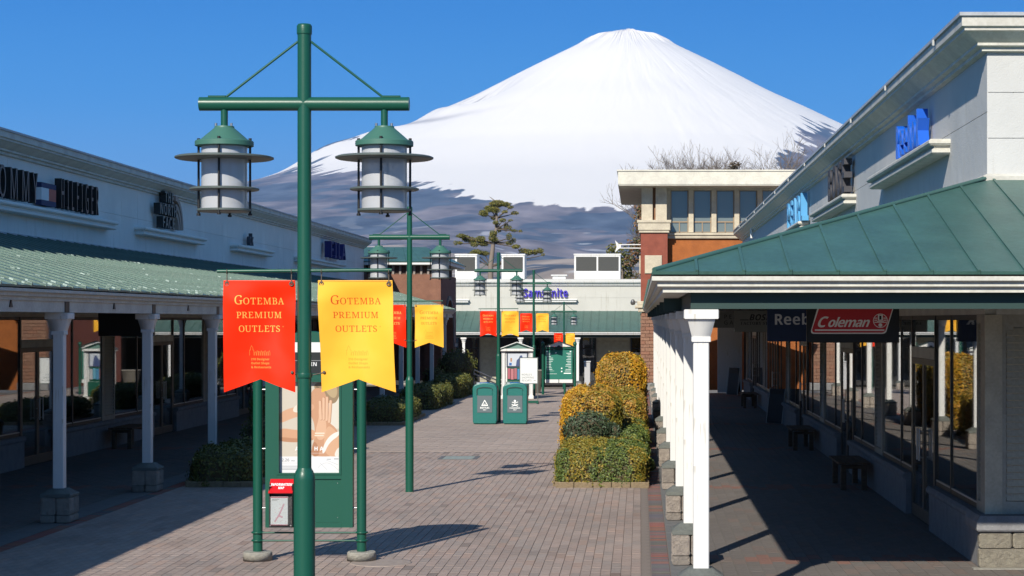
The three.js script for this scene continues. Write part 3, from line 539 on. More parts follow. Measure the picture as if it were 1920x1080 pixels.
// ----- brick and stucco tower building at the end of the right row -----
{
  const b = thing('tower_building', 'tall red and orange building with flat cream roof and tall windows', 'building', [0, 0, -78.2]);
  const red = M(.32, .090, .058, { map: rep(grainTex, .8), roughness: .9, ...bump(2, .006) }), orange = M(.44, .140, .036, { map: rep(grainTex, .6), roughness: .9, ...bump(2, .005) }), cream = M(.66, .585, .455, { map: rep(grainTex, .6), roughness: .85 }), roofM = M(.78, .75, .65, { map: rep(grainTex, .5), roughness: .7 });
  const px = .03, pw = 1.06;
  part('pillar', [span(px + .05, px + pw - .05, .0, 3.1, -1.05, -.06), span(px, px + pw, 3.55, 6.25, -1.1, 0)], red, b);
  part('plinth', cbox(px + pw / 2, .155, -.52, pw + .16, .31, 1.2, .03), mats.knee, b);
  // split-face bricks of the pillar, each one built
  const bricks = [0, 1, 2, 3].map((k) => M(...[[.42, .235, .165], [.46, .26, .18], [.38, .205, .145], [.44, .22, .15]][k], { map: rep(grainTex, 2 + k * .4), roughness: .95, bumpMap: rep(roughTex, 4), bumpScale: .03 }));
  const full = geo(cbox(0, 0, 0, .342, .128, .1, .012)), half = geo(cbox(0, 0, 0, .166, .128, .1, .012)), sideB = geo(cbox(0, 0, 0, .1, .128, .335, .012)), pil = b.children[0];
  for (let k = 0; k < 20; k++) { const y = .385 + k * .138, o = k % 2;
    const xs = o ? [[.086, 0], [.348, 1], [.698, 1], [.962, 0]] : [[.174, 1], [.524, 1], [.874, 1]];
    for (const [x, f] of xs) piece('brick', f ? full : half, bricks[Math.floor(rnd() * 4)], pil, px + .006 + x, y, -.048 + rr(-.006, .008));
    for (let q = 0; q < 3; q++) piece('brick', sideB, bricks[Math.floor(rnd() * 4)], pil, px + .044 + rr(-.006, .006), y, -.275 - q * .345 - o * .02); }
  part('corbel', [cbox(px + pw / 2 - .05, 3.32, -.5, pw + .36, .12, 1.36, .03), cbox(px + pw / 2 - .02, 3.46, -.5, pw + .24, .17, 1.26, .03), cbox(px + pw / 2, 3.185, -.5, pw + .2, .15, 1.2, .03)], cream, b);
  part('wall_plaque', cbox(px + .50, 5.0, .03, .68, .72, .06, .015), cream, b);
  part('side_plaque', cbox(px - .03, 5.0, -.6, .06, .72, .6, .015), cream, b);
  part('capital', [cbox(px + pw / 2, 6.30, -.52, pw + .14, .10, 1.2, .02), cbox(px + pw / 2, 6.50, -.52, pw + .22, .30, 1.28, .02), cbox(px + pw / 2, 6.70, -.52, pw + .30, .12, 1.36, .02)], cream, b);
  for (const [a, c] of [[.0, .44], [.56, 1.0]]) part('upper_pier', span(px + a + .03, px + c + .03, 6.762, 8.1, -.95, -.05), cream, b);
  part('pier_recess', span(px + .1, px + .95, 6.763, 8.1, -.9, -.25), M(.24, .12, .06), b);
  // wall with windows
  part('wall', [span(px + pw - .02, 12, 0, 6.05, -1.4, -.62)], orange, b);
  part('wall_band', [span(px + pw - .02, 12, 5.0, 5.02, -.619, -.612)], red, b);
  part('sill_band', [sweep([[px + pw, -.62], [12, -.62]], [[-.3, 6.05], [.10, 6.05], [.12, 6.08], [.12, 6.16], [.18, 6.19], [.18, 6.28], [-.3, 6.30]])], cream, b);
  part('window_head', span(px + pw - .02, 12, 7.98, 8.1, -1.2, -.62), cream, b);
  part('room_behind', [span(px + pw, 12, 6.3, 8.1, -2.6, -2.5)], mats.interior, b);
  for (let k = 0; k < 11; k++) {
    const x = 1.22 + k * .915;
    part('window_pier', span(x - .195, x, 6.301, 7.979, -.95, -.58), cream, b);
    const w = part('window', [span(x + .002, x + .04, 6.302, 7.978, -.85, -.78), span(x + .68, x + .718, 6.302, 7.978, -.85, -.78), span(x + .041, x + .679, 6.70, 6.75, -.86, -.76), span(x + .34, x + .38, 6.303, 6.699, -.85, -.77), span(x + .041, x + .679, 6.302, 6.33, -.85, -.77)], M(.30, .22, .14, { roughness: .5 }), b);
    const tint = P(.15, .18, .175, { roughness: .10, clearcoat: 1, clearcoatRoughness: .02 });
    part('pane', span(x + .041, x + .679, 6.751, 7.976, -.82, -.81), tint, w); part('pane', span(x + .041, x + .339, 6.331, 6.698, -.82, -.81), tint, w); part('pane', span(x + .381, x + .679, 6.331, 6.698, -.82, -.81), tint, w);
  }
  part('roof_fascia', [span(-.86, 12, 8.10, 8.62, -12, 1.0), span(-.90, 12, 8.622, 8.68, -12, 1.04), span(-.83, 12, 8.06, 8.098, -12, .97)], roofM, b);
  part('side_wall', span(px + .05, px + .5, 0, 8.05, -11.5, -1.11), red, b); part('rear_wall', span(px + .5, 12, 0, 8.05, -11.9, -11.5), orange, b); part('end_wall', span(11.7, 12, 0, 6.3, -11.49, -1.41), orange, b);
  const br = part('wall_bracket', [rod(V(-.85, 5.66, -.4), V(px + .02, 5.66, -.4), .022), rod(V(-.85, 5.80, -.4), V(px + .02, 5.80, -.4), .022)], mats.white, b);
  const s = new THREE.Shape(); s.moveTo(-1.0, 5.98); s.lineTo(-.86, 5.84); s.lineTo(-.76, 5.78); s.lineTo(-.76, 5.68); s.lineTo(-.86, 5.62); s.lineTo(-1.0, 5.48); s.lineTo(-.93, 5.73); s.closePath();
  part('fin', new THREE.ExtrudeGeometry(s, { depth: .05, bevelEnabled: false }).translate(0, 0, -.425), mats.white, br);
  const wl = part('wall_lamp', [rod(V(px - .02, 3.5, -.1), V(px - .28, 3.52, .1), .02)], mats.steel, b); part('lamp_head', lathe([[0, -.09], [.09, -.07], [.10, 0], [.06, .10], [0, .11]]).rotateX(.6).translate(px - .31, 3.50, .13), M(.2, .2, .2, { metalness: .6, roughness: .4 }), wl);
}
// ----- machines on the far roof -----
{
  const unit = (name, label, x, z, bays, w) => {
    const t = thing(name, label, 'air conditioner', [x, 4.93, z], 0, 'air conditioners on the far white roof'), dp = 1.9, h = 1.72;
    part('casing', cbox(0, h / 2, -dp / 2, w, h, dp, .03), mats.white, t); part('top_rim', cbox(0, h + .04, -dp / 2, w + .06, .08, dp + .06, .015), mats.white, t);
    const bw = (w - .12) / bays;
    for (let k = 0; k < bays; k++) { const x0 = -w / 2 + .06 + bw * k; const g = part('grille', span(x0 + .05, x0 + bw - .05, .78, 1.62, .001, .012), M(.055, .058, .055, { roughness: .7 }), t); for (let q = 0; q < 14; q++) part('fin', span(x0 + .06, x0 + bw - .06, .80 + q * .058, .815 + q * .058, .0125, .03), M(.10, .10, .095, { roughness: .6 }), g); part('lower_panel', span(x0 + .03, x0 + bw - .03, .06, .70, .001, .014), mats.white, t); }
  };
  unit('roof_unit', 'double white air conditioner on the far roof beside the red tower', -2.53, -117, 2, 2.75);
  unit('roof_unit', 'white air conditioner on the far roof right of the pine trunk', -7.55, -117.4, 1, 1.38);
  unit('roof_unit', 'white air conditioner on the far roof left of the pine trunk', -10.35, -117.4, 1, 1.30);
  const v = thing('roof_vent', 'small low white vent box on the far roof', 'vent', [-4.78, 4.9, -117]);
  part('base', cbox(0, .25, 0, .78, .5, .7, .02), mats.white, v); part('lid', cbox(0, .54, 0, .96, .08, .86, .02), mats.white, v);
}
// ---------- street lamps with banners ----------
function lantern(parent, x) {
  const o = part('lantern', hard([[.0, 0], [.060, 0], [.062, -.010], [.150, -.086], [.178, -.092], [.181, -.097], [.181, -.123], [.17, -.127], [.0, -.127]], 28).translate(x, 4.01, 0), mats.postCap, parent);
  part('hanger', cyl(x, 4.0, 4.12, 0, .022, .022, 14), mats.post, o);
  part('diffuser', hard([[.0, 3.882], [.141, 3.882], [.141, 3.495], [0, 3.494]], 32).translate(x, 0, 0), mats.diffuser, o);
  part('wide_ring', hard([[.150, 3.800], [.29, 3.803], [.305, 3.809], [.305, 3.817], [.29, 3.823], [.160, 3.828], [.15, 3.822], [.15, 3.800]], 44).translate(x, 0, 0), mats.lampRing, o);
  part('narrow_ring', hard([[.150, 3.607], [.205, 3.609], [.215, 3.613], [.215, 3.621], [.205, 3.626], [.16, 3.629], [.15, 3.625], [.15, 3.607]], 40).translate(x, 0, 0), mats.lampRing, o);
  part('base_plate', hard([[0, 3.476], [.16, 3.475], [.168, 3.481], [.168, 3.493], [0, 3.4935]], 32).translate(x, 0, 0), mats.lampRing, o);
  for (let k = 0; k < 4; k++) { const a = k * Math.PI / 2, bx = x + Math.sin(a) * .161, bz = Math.cos(a) * .161; part('bar', [cyl(bx, 3.465, 3.885, bz, .0075, .0075, 8), cyl(bx, 3.452, 3.465, bz, .013, .013, 8), cyl(bx, 3.916, 3.935, bz, .010, .010, 8)], mats.black, o); }
  part('top_bolts', [[.048, .02], [-.048, .02], [0, -.05]].map(([a, c]) => cyl(x + a, 4.0, 4.028, c, .008, .008, 8)), mats.steel, o);
}
let lampProto;
function streetLamp(x, d, y, label, turn) {
  let t;
  if (!lampProto) {
    t = lampProto = thing('street_lamp', label, 'street lamp', [x, y, -d], turn, 'green lamp posts along the street');
    part('pole', [lathe([[.0665, 0], [.0665, 1.80], [.064, 1.83], [.055, 1.855], [.0455, 1.87], [.0435, 1.88], [.0425, 4.60]], 28)], mats.post, t);
    part('pole_cap', lathe([[.0465, 4.585], [.0475, 4.59], [.0475, 4.635], [.04, 4.648], [0, 4.65]], 24), mats.post, t);
    part('ground_flange', lathe([[.0668, .0], [.069, .0], [.069, .012], [.0668, .02]], 24), mats.post, t);
    part('arm', [rod(V(-.655, 4.15, 0), V(.655, 4.15, 0), .043, .043, 24)], mats.post, t);
    for (const s of [-1, 1]) { part('brace', rod(V(s * .04, 4.54, 0), V(s * .5, 4.185, 0), .0075, .0075, 8), mats.post, t); part('brace_plate', cbox(s * .545, 4.196, 0, .11, .012, .03, .003), mats.post, t); }
    lantern(t, -.5); lantern(t, .5);
    part('banner_rod', rod(V(-.545, 3.105, .0), V(.545, 3.112, .0), .0115, .0115, 10), mats.post, t);
    part('tie_collar', lathe([[.044, 2.44], [.05, 2.44], [.05, 2.47], [.044, 2.47]], 20), mats.post, t);
  } else { t = lampProto.clone(); t.name = numbered('street_lamp'); t.userData = { label, category: 'street lamp', group: 'green lamp posts along the street' }; t.position.set(x, y, -d); t.rotation.y = turn; scene.add(t); }
  return t;
}
function bannerTex(bg, ink, ink2) {
  return canvasTex(460, 700, (c, w, h) => {
    c.fillStyle = bg; c.fillRect(0, 0, w, h); c.fillStyle = ink; c.textAlign = 'center';
    const small = (s, x, y, big, lit) => { c.textAlign = 'left'; c.font = `${big}px serif`; const a = c.measureText(s[0]).width; c.font = `${lit}px serif`; const b = [...s.slice(1)].reduce((q, ch) => q + c.measureText(ch).width + 3, 0); let p = x - (a + b) / 2; c.font = `${big}px serif`; c.fillText(s[0], p, y); p += a; c.font = `${lit}px serif`; for (const ch of s.slice(1)) { c.fillText(ch, p, y); p += c.measureText(ch).width + 3; } };
    small('GOTEMBA', 230, 150, 78, 56); small('PREMIUM', 228, 236, 55, 55); small('OUTLETS', 228, 322, 55, 55);
    c.font = '20px serif'; c.fillText('°', 372, 300);
    c.strokeStyle = ink2; c.lineWidth = 2; c.fillStyle = ink2; c.beginPath();
    c.moveTo(160, 470); c.lineTo(160, 436); c.lineTo(166, 436); c.lineTo(166, 424); c.lineTo(174, 408); c.lineTo(182, 424); c.lineTo(182, 436); c.lineTo(188, 436); c.lineTo(188, 470);
    for (let i = 0; i < 8; i++) { const x = 192 + i * 13; c.moveTo(x, 470); c.lineTo(x, 452 - (i % 3) * 4); c.lineTo(x + 6, 446 - (i % 2) * 6); c.lineTo(x + 11, 454); c.lineTo(x + 11, 470); } c.stroke();
    c.font = 'bold 20px sans-serif'; c.textAlign = 'left'; ['210 Designer', 'Outlet Shops', '& Restaurants'].forEach((s, i) => c.fillText(s, 168, 500 + i * 25));
  });
}
const bannerSet = {
  red: { front: bannerTex('#ee2b06', '#f6b458', '#e98a3f'), back: L(.82, .05, .012) },
  yellow: { front: bannerTex('#f2b238', '#cc4a1c', '#c98e2c'), back: L(.83, .43, .045) },
};
for (const k of ['red', 'yellow']) { const s = bannerSet[k]; s.m = P(1, 1, 1, { map: s.front, roughness: .6, specularIntensity: .3 }); s.bm = P(s.back.r, s.back.g, s.back.b, { roughness: .45 }); }
function banner(kind, lamp, side, label, skew, seed) {
  const w = kind === 'red' ? .447 : .465, h = .70, x0 = side < 0 ? -.505 : .085, nx = 18, ny = 30, q = new THREE.Vector3(x0, 3.048, 0).applyAxisAngle(V(0, 1, 0), lamp.rotation.y).add(lamp.position);
  const t = thing('banner', label, 'banner', [q.x, q.y, q.z], lamp.rotation.y, kind === 'red' ? 'red banners on the lamp posts' : 'yellow banners on the lamp posts');
  const pt = (u, v, off) => { const notch = .118 * (1 - Math.abs(2 * u - 1)), y = -v * h * (1 - notch * sstep(v, .0, 1)), z = (.016 * Math.sin(u * 5 + seed + v * 2.2) + .009 * Math.sin(u * 9 - v * 6 + seed * 2) + .012 * Math.sin((u + v) * 4.4 + seed) + .010 * (fbm(u * 4 + seed * 3, v * 6 - u * 3, 3, 0, 77) - .5)) * sstep(v, 0, .2) * 1.1 + .004 * Math.exp(-(((v - .05) / .012) ** 2)); return V(u * w + skew * v, y, z + off); };
  const sheet = (off, flip) => { const p = [], uv = [], id = []; for (let j = 0; j <= ny; j++) for (let i = 0; i <= nx; i++) { const a = pt(i / nx, j / ny, off); p.push(a.x, a.y, a.z); uv.push(i / nx, 1 + a.y / h); } for (let j = 0; j < ny; j++) for (let i = 0; i < nx; i++) { const a = j * (nx + 1) + i, b = a + 1, c = a + nx + 1, d = c + 1; flip ? id.push(a, b, c, b, d, c) : id.push(a, c, b, b, c, d); } const g = new THREE.BufferGeometry(); g.setAttribute('position', new THREE.Float32BufferAttribute(p, 3)); g.setAttribute('uv', new THREE.Float32BufferAttribute(uv, 2)); g.setIndex(id); g.computeVertexNormals(); return g; };
  part('cloth', sheet(.0015, false), bannerSet[kind].m, t, null, true); part('cloth_back', sheet(-.0015, true), bannerSet[kind].bm, t, null, true);
  part('top_hem', rod(V(.003, -.004, 0), V(w - .003, -.004, 0), .0045, .0045, 8), bannerSet[kind].bm, t);
  const ix = side < 0 ? w - .018 : .018, low = pt(ix / w, .83, 0), px = side < 0 ? .505 - .045 : -.085 + .045;
  for (const cx of [.022, w - .022]) part('hook', [rod(V(cx, -.024, .006), V(cx, .052, .0), .0035, .0035, 6), new THREE.TorusGeometry(.012, .004, 6, 12).translate(cx, -.022, .004), new THREE.TorusGeometry(.0145, .003, 6, 12).rotateY(Math.PI / 2).translate(cx, .055, 0)], mats.bronze, t);
  part('tie', [rod(V(low.x, low.y, low.z + .004), V(px, -.593, .0), .0035, .0035, 6), new THREE.SphereGeometry(.011, 8, 6).translate(low.x, low.y, low.z + .004)], mats.bronze, t);
}
const lamps = [
  [-2.097, 12.33, 0, 'nearest tall green lamp post, filling the photo height with twin lanterns', .0],
  [-3.757, 32.17, 0, 'green lamp post behind the nearest one, standing alone on the sunny paving', .0],
  [-3.87, 53.95, 0, 'green lamp post standing between the two green bins', .0],
  [-3.92, 72.8, 0, 'green lamp post behind the white poster stand', .0],
  [-3.86, 100.2, FAR_LEVEL + .16, 'farthest small green lamp post in front of the white far shop', .0],
].map((a) => streetLamp(a[0], a[1], a[2], a[3], a[4]));
const where = ['nearest lamp post', 'second lamp post', 'lamp post between the bins', 'lamp post behind the poster stand', 'farthest lamp post'];
lamps.forEach((l, i) => { banner('red', l, -1, `red swallowtail banner hanging left of the ${where[i]}`, i ? .004 : .004, i * 1.7 + .4); banner('yellow', l, 1, `yellow swallowtail banner hanging right of the ${where[i]}`, i ? .003 : .022, i * 2.3 + 1.1); });
// ---------- noticeboard with poster ----------
{
  const t = thing('noticeboard', 'green noticeboard with a poster between two round posts', 'noticeboard', [-3.85, 0, -23.0]);
  const bx = .508, gr = mats.post;
  for (const s of [-1, 1]) {
    const p = part('post', [cyl(s * .605, .06, 2.28, 0, .0555, .0555, 28), lathe([[.056, 2.28], [.058, 2.285], [.05, 2.31], [.025, 2.33], [.03, 2.345], [.02, 2.37], [0, 2.375]], 20).translate(s * .605, 0, 0)], gr, t);
    part('footing', lathe([[0, .105], [.155, .105], [.168, .09], [.17, .0], [0, 0]], 28).translate(s * .605, 0, 0), mats.concrete, p);
    for (const y of [.325, .232]) part('collar', lathe([[.0565, y - .012], [.075, y - .008], [.075, y + .008], [.0565, y + .012]], 20).translate(s * .605, 0, 0), gr, p);
    for (const y of [.61, 1.30, 1.99]) part('peg', rod(V(s * bx, y, 0), V(s * .555, y, 0), .011, .011, 10), mats.steel, p);
  }
  for (const y of [.325, .232]) part('rail', rod(V(-.66, y, .03), V(.66, y, .03), .011, .011, 10), gr, t);
  part('board', [span(-bx, -.375, .385, 2.33, -.07, .05), span(.375, bx, .385, 2.33, -.07, .05), span(-.374, .374, .385, .44, -.07, .05), span(-.374, .374, .95, 1.0, -.07, .05), span(-.374, .374, 2.10, 2.16, -.07, .05), span(-.374, .374, .441, .949, -.06, .03), span(-.374, .374, 1.001, 2.099, -.07, -.02)], gr, t);
  part('inner_frame', [span(-.374, -.35, 1.001, 2.099, -.02, .06), span(.35, .374, 1.001, 2.099, -.02, .06), span(-.349, .349, 1.001, 1.02, -.02, .06), span(-.349, .349, 2.08, 2.099, -.02, .06)], gr, t);
  for (const s of [-1, 1]) for (const y of [.5, .9]) part('screw', new THREE.SphereGeometry(.006, 8, 6).translate(s * .33, y, .031), mats.steel, t);
  const poster = canvasTex(600, 930, (c, w, h) => {
    c.fillStyle = '#d6cdbd'; c.fillRect(0, 0, w, h); c.fillStyle = '#e6e0d4'; c.fillRect(400, 0, 200, 480);
    const blob = (col, q) => { const n = q.length / 2, P2 = (k) => [q[(k % n) * 2], q[(k % n) * 2 + 1]], mid = (k) => { const a = P2(k), b = P2(k + 1); return [(a[0] + b[0]) / 2, (a[1] + b[1]) / 2]; }; c.fillStyle = col; c.beginPath(); c.moveTo(...mid(0)); for (let k = 1; k <= n; k++) c.quadraticCurveTo(...P2(k), ...mid(k)); c.closePath(); c.fill(); };
    blob('#9c8464', [330, 0, 360, 120, 450, 205, 545, 235, 596, 150, 600, 50, 590, 0]); blob('#c0a880', [420, 10, 470, 120, 540, 180, 580, 120, 560, 20]); blob('#7d6649', [350, 20, 385, 110, 420, 150, 400, 60]);
    blob('#cf9c78', [318, 70, 290, 240, 300, 330, 345, 420, 350, 560, 320, 690, 300, 765, 600, 765, 600, 560, 560, 470, 490, 420, 470, 300, 470, 150, 420, 60]);
    blob('#dfb08c', [470, 430, 560, 500, 600, 590, 600, 765, 470, 765, 430, 640]); blob('#b98360', [330, 600, 380, 640, 400, 765, 310, 765]);
    blob('#d9a681', [-20, 465, 180, 500, 340, 478, 372, 560, 330, 604, 180, 624, -20, 610]); blob('#c08a66', [-20, 560, 180, 585, 330, 570, 330, 604, 180, 624, -20, 610]);
    blob('#dcab88', [-20, 330, 90, 270, 220, 250, 320, 215, 356, 268, 260, 340, 130, 370, -20, 440]); blob('#f0e6d6', [120, 300, 160, 232, 250, 214, 300, 206, 318, 250, 250, 290, 170, 320]);
    blob('#e4b795', [392, 372, 384, 300, 398, 238, 420, 250, 430, 330, 470, 420, 452, 590, 372, 600, 352, 500]);
    for (const [x0, y0, x1, y1] of [[408, 380, 400, 205], [436, 380, 436, 172], [466, 390, 470, 165], [492, 410, 506, 200]]) { c.lineCap = 'round'; c.strokeStyle = '#b27d5b'; c.lineWidth = 30; c.beginPath(); c.moveTo(x0 + 3, y0); c.lineTo(x1 + 4, y1); c.stroke(); c.strokeStyle = '#e8bf9f'; c.lineWidth = 24; c.beginPath(); c.moveTo(x0, y0); c.lineTo(x1, y1); c.stroke(); }
    blob('#f4f0ea', [415, 710, 480, 560, 600, 495, 600, 545, 490, 625, 440, 745]); blob('#efeae2', [560, 700, 600, 660, 600, 765, 540, 765]);
    c.fillStyle = '#b9936f'; for (let i = 0; i < 9; i++) c.fillRect(172 + i * 15, 238 - i * 5, 3, 62);
    c.fillStyle = '#f1e3cc'; c.fillRect(350, 520, 96, 15); c.fillRect(346, 545, 92, 12);
    c.fillStyle = '#ffffff'; c.font = 'bold 58px sans-serif'; c.textAlign = 'left'; 'ALOHA'.split('').forEach((s, i) => c.fillText(s, [152, 212, 262, 340, 398][i], 705));
    c.fillRect(150, 730, 290, 2);
    c.fillStyle = '#f1f2f4'; c.fillRect(0, 765, w, 165); c.fillStyle = '#50545c'; c.font = '40px sans-serif'; c.fillText('2.26', 18, 815); c.font = '18px sans-serif'; c.fillText('WED ▸', 112, 815); c.font = '40px sans-serif'; c.fillText('3.3', 182, 815);
    c.strokeStyle = '#9aa0aa'; c.lineWidth = 2; c.strokeRect(20, 832, 210, 26); c.fillStyle = '#8b9099'; for (let i = 0; i < 3; i++) c.fillRect(20, 868 + i * 14, 250 - i * 40, 5);
    c.beginPath(); c.moveTo(380, 880); c.quadraticCurveTo(450, 800, 520, 850); c.quadraticCurveTo(560, 880, 590, 910); c.moveTo(400, 830); c.lineTo(470, 900); c.moveTo(460, 800); c.lineTo(580, 850); c.stroke(); c.fillRect(470, 790, 40, 6); c.fillRect(540, 786, 46, 8);
  });
  part('poster', new THREE.PlaneGeometry(.70, 1.06).translate(0, 1.55, -.0175), P(.74, .74, .74, { map: poster, roughness: .5, clearcoat: .6, clearcoatRoughness: .08 }), t, null, true);
  // header with curved top
  const s = new THREE.Shape(); s.moveTo(-.43, 2.165); s.lineTo(.43, 2.165); s.lineTo(.43, 2.52); s.quadraticCurveTo(0, 2.80, -.43, 2.52); s.closePath();
  part('header', new THREE.ExtrudeGeometry(s, { depth: .07, bevelEnabled: true, bevelSize: .01, bevelThickness: .01, bevelSegments: 1 }).translate(0, 0, -.045), gr, t);
  const hd = canvasTex(512, 256, (c, w, h) => { c.fillStyle = '#f2f3f2'; c.fillRect(0, 0, w, 82); c.fillStyle = '#1a2223'; c.fillRect(0, 82, w, 174); c.fillStyle = '#e8eaea'; c.font = 'bold 44px sans-serif'; c.textAlign = 'center'; c.fillText('MAIN', 256, 196); c.fillRect(0, 150, w, 2); c.fillStyle = '#b9c4c8'; c.font = '16px sans-serif'; c.fillText('MALL', 256, 68); });
  part('header_print', new THREE.PlaneGeometry(.80, .36).translate(0, 2.36, .0365), P(.75, .75, .75, { map: hd, roughness: .4 }), t, null, true);
  const b = thing('leaflet_box', 'clear leaflet box with red slanted lid fixed to the noticeboard', 'leaflet box', [-4.155, .40, -22.945]);
  const lid = canvasTex(256, 128, (c, w, h) => { c.fillStyle = '#c4151b'; c.fillRect(0, 0, w, h); c.fillStyle = '#fff'; c.textAlign = 'center'; c.font = 'bold 32px sans-serif'; c.fillText('INFORMATION', 128, 62); c.font = 'bold 30px sans-serif'; c.fillText('MAP', 128, 92); });
  const leaf = canvasTex(256, 360, (c, w, h) => { c.fillStyle = '#f4f1f3'; c.fillRect(0, 0, w, h); c.fillStyle = '#c9205a'; c.fillRect(0, 0, w, 12); c.fillRect(0, 352, w, 8); c.fillStyle = '#777'; c.fillRect(20, 30, 110, 6); c.fillRect(20, 44, 80, 4); c.strokeStyle = '#e3a9b8'; c.lineWidth = 22; c.beginPath(); c.moveTo(60, 320); c.lineTo(120, 240); c.lineTo(150, 190); c.lineTo(200, 90); c.moveTo(120, 240); c.lineTo(180, 260); c.stroke(); c.fillStyle = '#d98aa0'; for (let i = 0; i < 14; i++) c.fillRect(40 + hash(i, 1, 9) * 180, 70 + hash(i, 2, 9) * 240, 10, 7); });
  part('body', [span(-.135, -.13, 0, .50, .0, .13), span(.13, .135, 0, .50, .0, .13), span(-.129, .129, 0, .012, .0, .13), span(-.13, .13, 0.013, .50, .0, .006)], mats.black, b);
  part('front_sheet', span(-.129, .129, .02, .36, .124, .128), mats.glass, b);
  part('leaflets', [cbox(-.02, .19, .085, .20, .33, .05, .003)], mats.white, b);
  part('leaflet_cover', new THREE.PlaneGeometry(.198, .328).translate(-.02, .19, .1115), P(.8, .8, .8, { map: leaf, roughness: .5 }), b, null, true);
  const lm = part('lid', slab([V(-.14, .55, -.0), V(-.14, .40, .15), V(.14, .40, .15), V(.14, .55, -.0)], .008), M(.52, .012, .016, { roughness: .4 }), b);
  part('lid_print', new THREE.PlaneGeometry(.28, .212).rotateX(-Math.PI / 4).translate(0, .4765, .0765), P(1, 1, 1, { map: lid, roughness: .35 }), lm, null, true);
  for (const [x, y] of [[-.12, .02], [.12, .02], [-.12, .48], [.12, .48]]) part('bolt', new THREE.SphereGeometry(.008, 8, 6).translate(x, y, .13), mats.steel, b);
}
// ---------- litter bins ----------
{
  const teal = P(.004, .135, .118, { roughness: .42, clearcoat: .3, clearcoatRoughness: .3, ...bump(4, .002) });
  const lab = (top, sym, a) => canvasTex(300, 340, (c, w, h) => {
    c.fillStyle = '#59656b'; c.fillRect(0, 0, w, h); c.fillStyle = '#f2f4f4'; c.strokeStyle = '#f2f4f4'; c.textAlign = 'center'; c.font = 'bold 34px sans-serif'; c.fillText(top, 150, 62);
    if (sym) { c.lineWidth = 14; c.lineJoin = 'round'; c.beginPath(); c.moveTo(150, 96); c.lineTo(210, 200); c.lineTo(90, 200); c.closePath(); c.stroke(); c.font = 'bold 34px sans-serif'; c.fillText('PET', 150, 190); c.font = 'bold 46px sans-serif'; c.fillText('BOTTLES', 150, 262); }
    else { c.lineWidth = 12; c.beginPath(); c.arc(150, 110, 16, 0, 7); c.fill(); c.moveTo(90, 132); c.lineTo(150, 150); c.lineTo(214, 128); c.moveTo(150, 140); c.lineTo(150, 190); c.moveTo(84, 216); c.lineTo(216, 176); c.moveTo(84, 176); c.lineTo(216, 216); c.stroke(); c.font = 'bold 34px sans-serif'; c.fillText('FLAMMABLES', 150, 262); }
    c.font = 'bold 26px sans-serif'; c.fillText('ONLY', 150, 296);
  });
  const bin = (label, x, tex) => {
    const t = thing('litter_bin', label, 'bin', [x, 0, -53.0], 0, 'green bins beside the lamp post'), s = new THREE.Shape();
    const side = (w, y0, y1, r, k) => { const q = new THREE.Shape(); q.moveTo(-w + .02, y0); q.lineTo(w - .02, y0); q.lineTo(w, y0 + .04); q.lineTo(w + k, y1 - r); q.quadraticCurveTo(w + k, y1 - .03, w - .10, y1 - .01); q.quadraticCurveTo(0, y1 + .05, -w + .10, y1 - .01); q.quadraticCurveTo(-w - k, y1 - .03, -w - k, y1 - r); q.lineTo(-w, y0 + .04); q.closePath(); return q; };
    part('body', new THREE.ExtrudeGeometry(side(.30, .03, 1.07, .14, .008), { depth: .56, bevelEnabled: true, bevelSize: .022, bevelThickness: .03, bevelSegments: 3, curveSegments: 10 }).translate(0, 0, -.59), teal, t);
    part('foot_rail', cbox(0, .055, .008, .60, .07, .03, .008), teal, t);
    const arch = new THREE.Shape(); arch.moveTo(-.22, .78); arch.lineTo(-.22, .93); arch.quadraticCurveTo(-.2, .985, -.1, .995); arch.quadraticCurveTo(0, 1.01, .1, .995); arch.quadraticCurveTo(.2, .985, .22, .93); arch.lineTo(.22, .90); arch.quadraticCurveTo(.19, .955, .1, .965); arch.quadraticCurveTo(0, .98, -.1, .965); arch.quadraticCurveTo(-.195, .95, -.197, .9); arch.lineTo(-.197, .78); arch.closePath();
    part('mouth', new THREE.ExtrudeGeometry(arch, { depth: .012, bevelEnabled: false }).translate(0, 0, .001), M(.004, .03, .028, { roughness: .6 }), t);
    part('flap', cbox(.012, .86, .006, .38, .19, .016, .006), teal, t);
    part('label_plate', cbox(0, .545, .004, .405, .47, .012, .004), M(.10, .125, .135), t);
    part('label_print', new THREE.PlaneGeometry(.395, .46).translate(0, .545, .0115), P(1, 1, 1, { map: tex, roughness: .5 }), t, null, true);
    part('lid_sticker', [slab([V(-.14, 1.118, -.18), V(-.14, 1.118, -.02), V(.10, 1.118, -.02), V(.10, 1.118, -.18)], .018)], M(.02, .12, .45), t); part('lid_sticker', slab([V(-.22, 1.112, -.18), V(-.22, 1.112, -.02), V(-.143, 1.112, -.02), V(-.143, 1.112, -.18)], .018), M(.62, .68, .72), t);
  };
  bin('green bin with a triangle recycling label, left of the lamp post', -4.17, lab('ビン・カン・ペット', true)); bin('green bin with a burnables label, right of the lamp post', -3.36, lab('もえるゴミ', false));
}
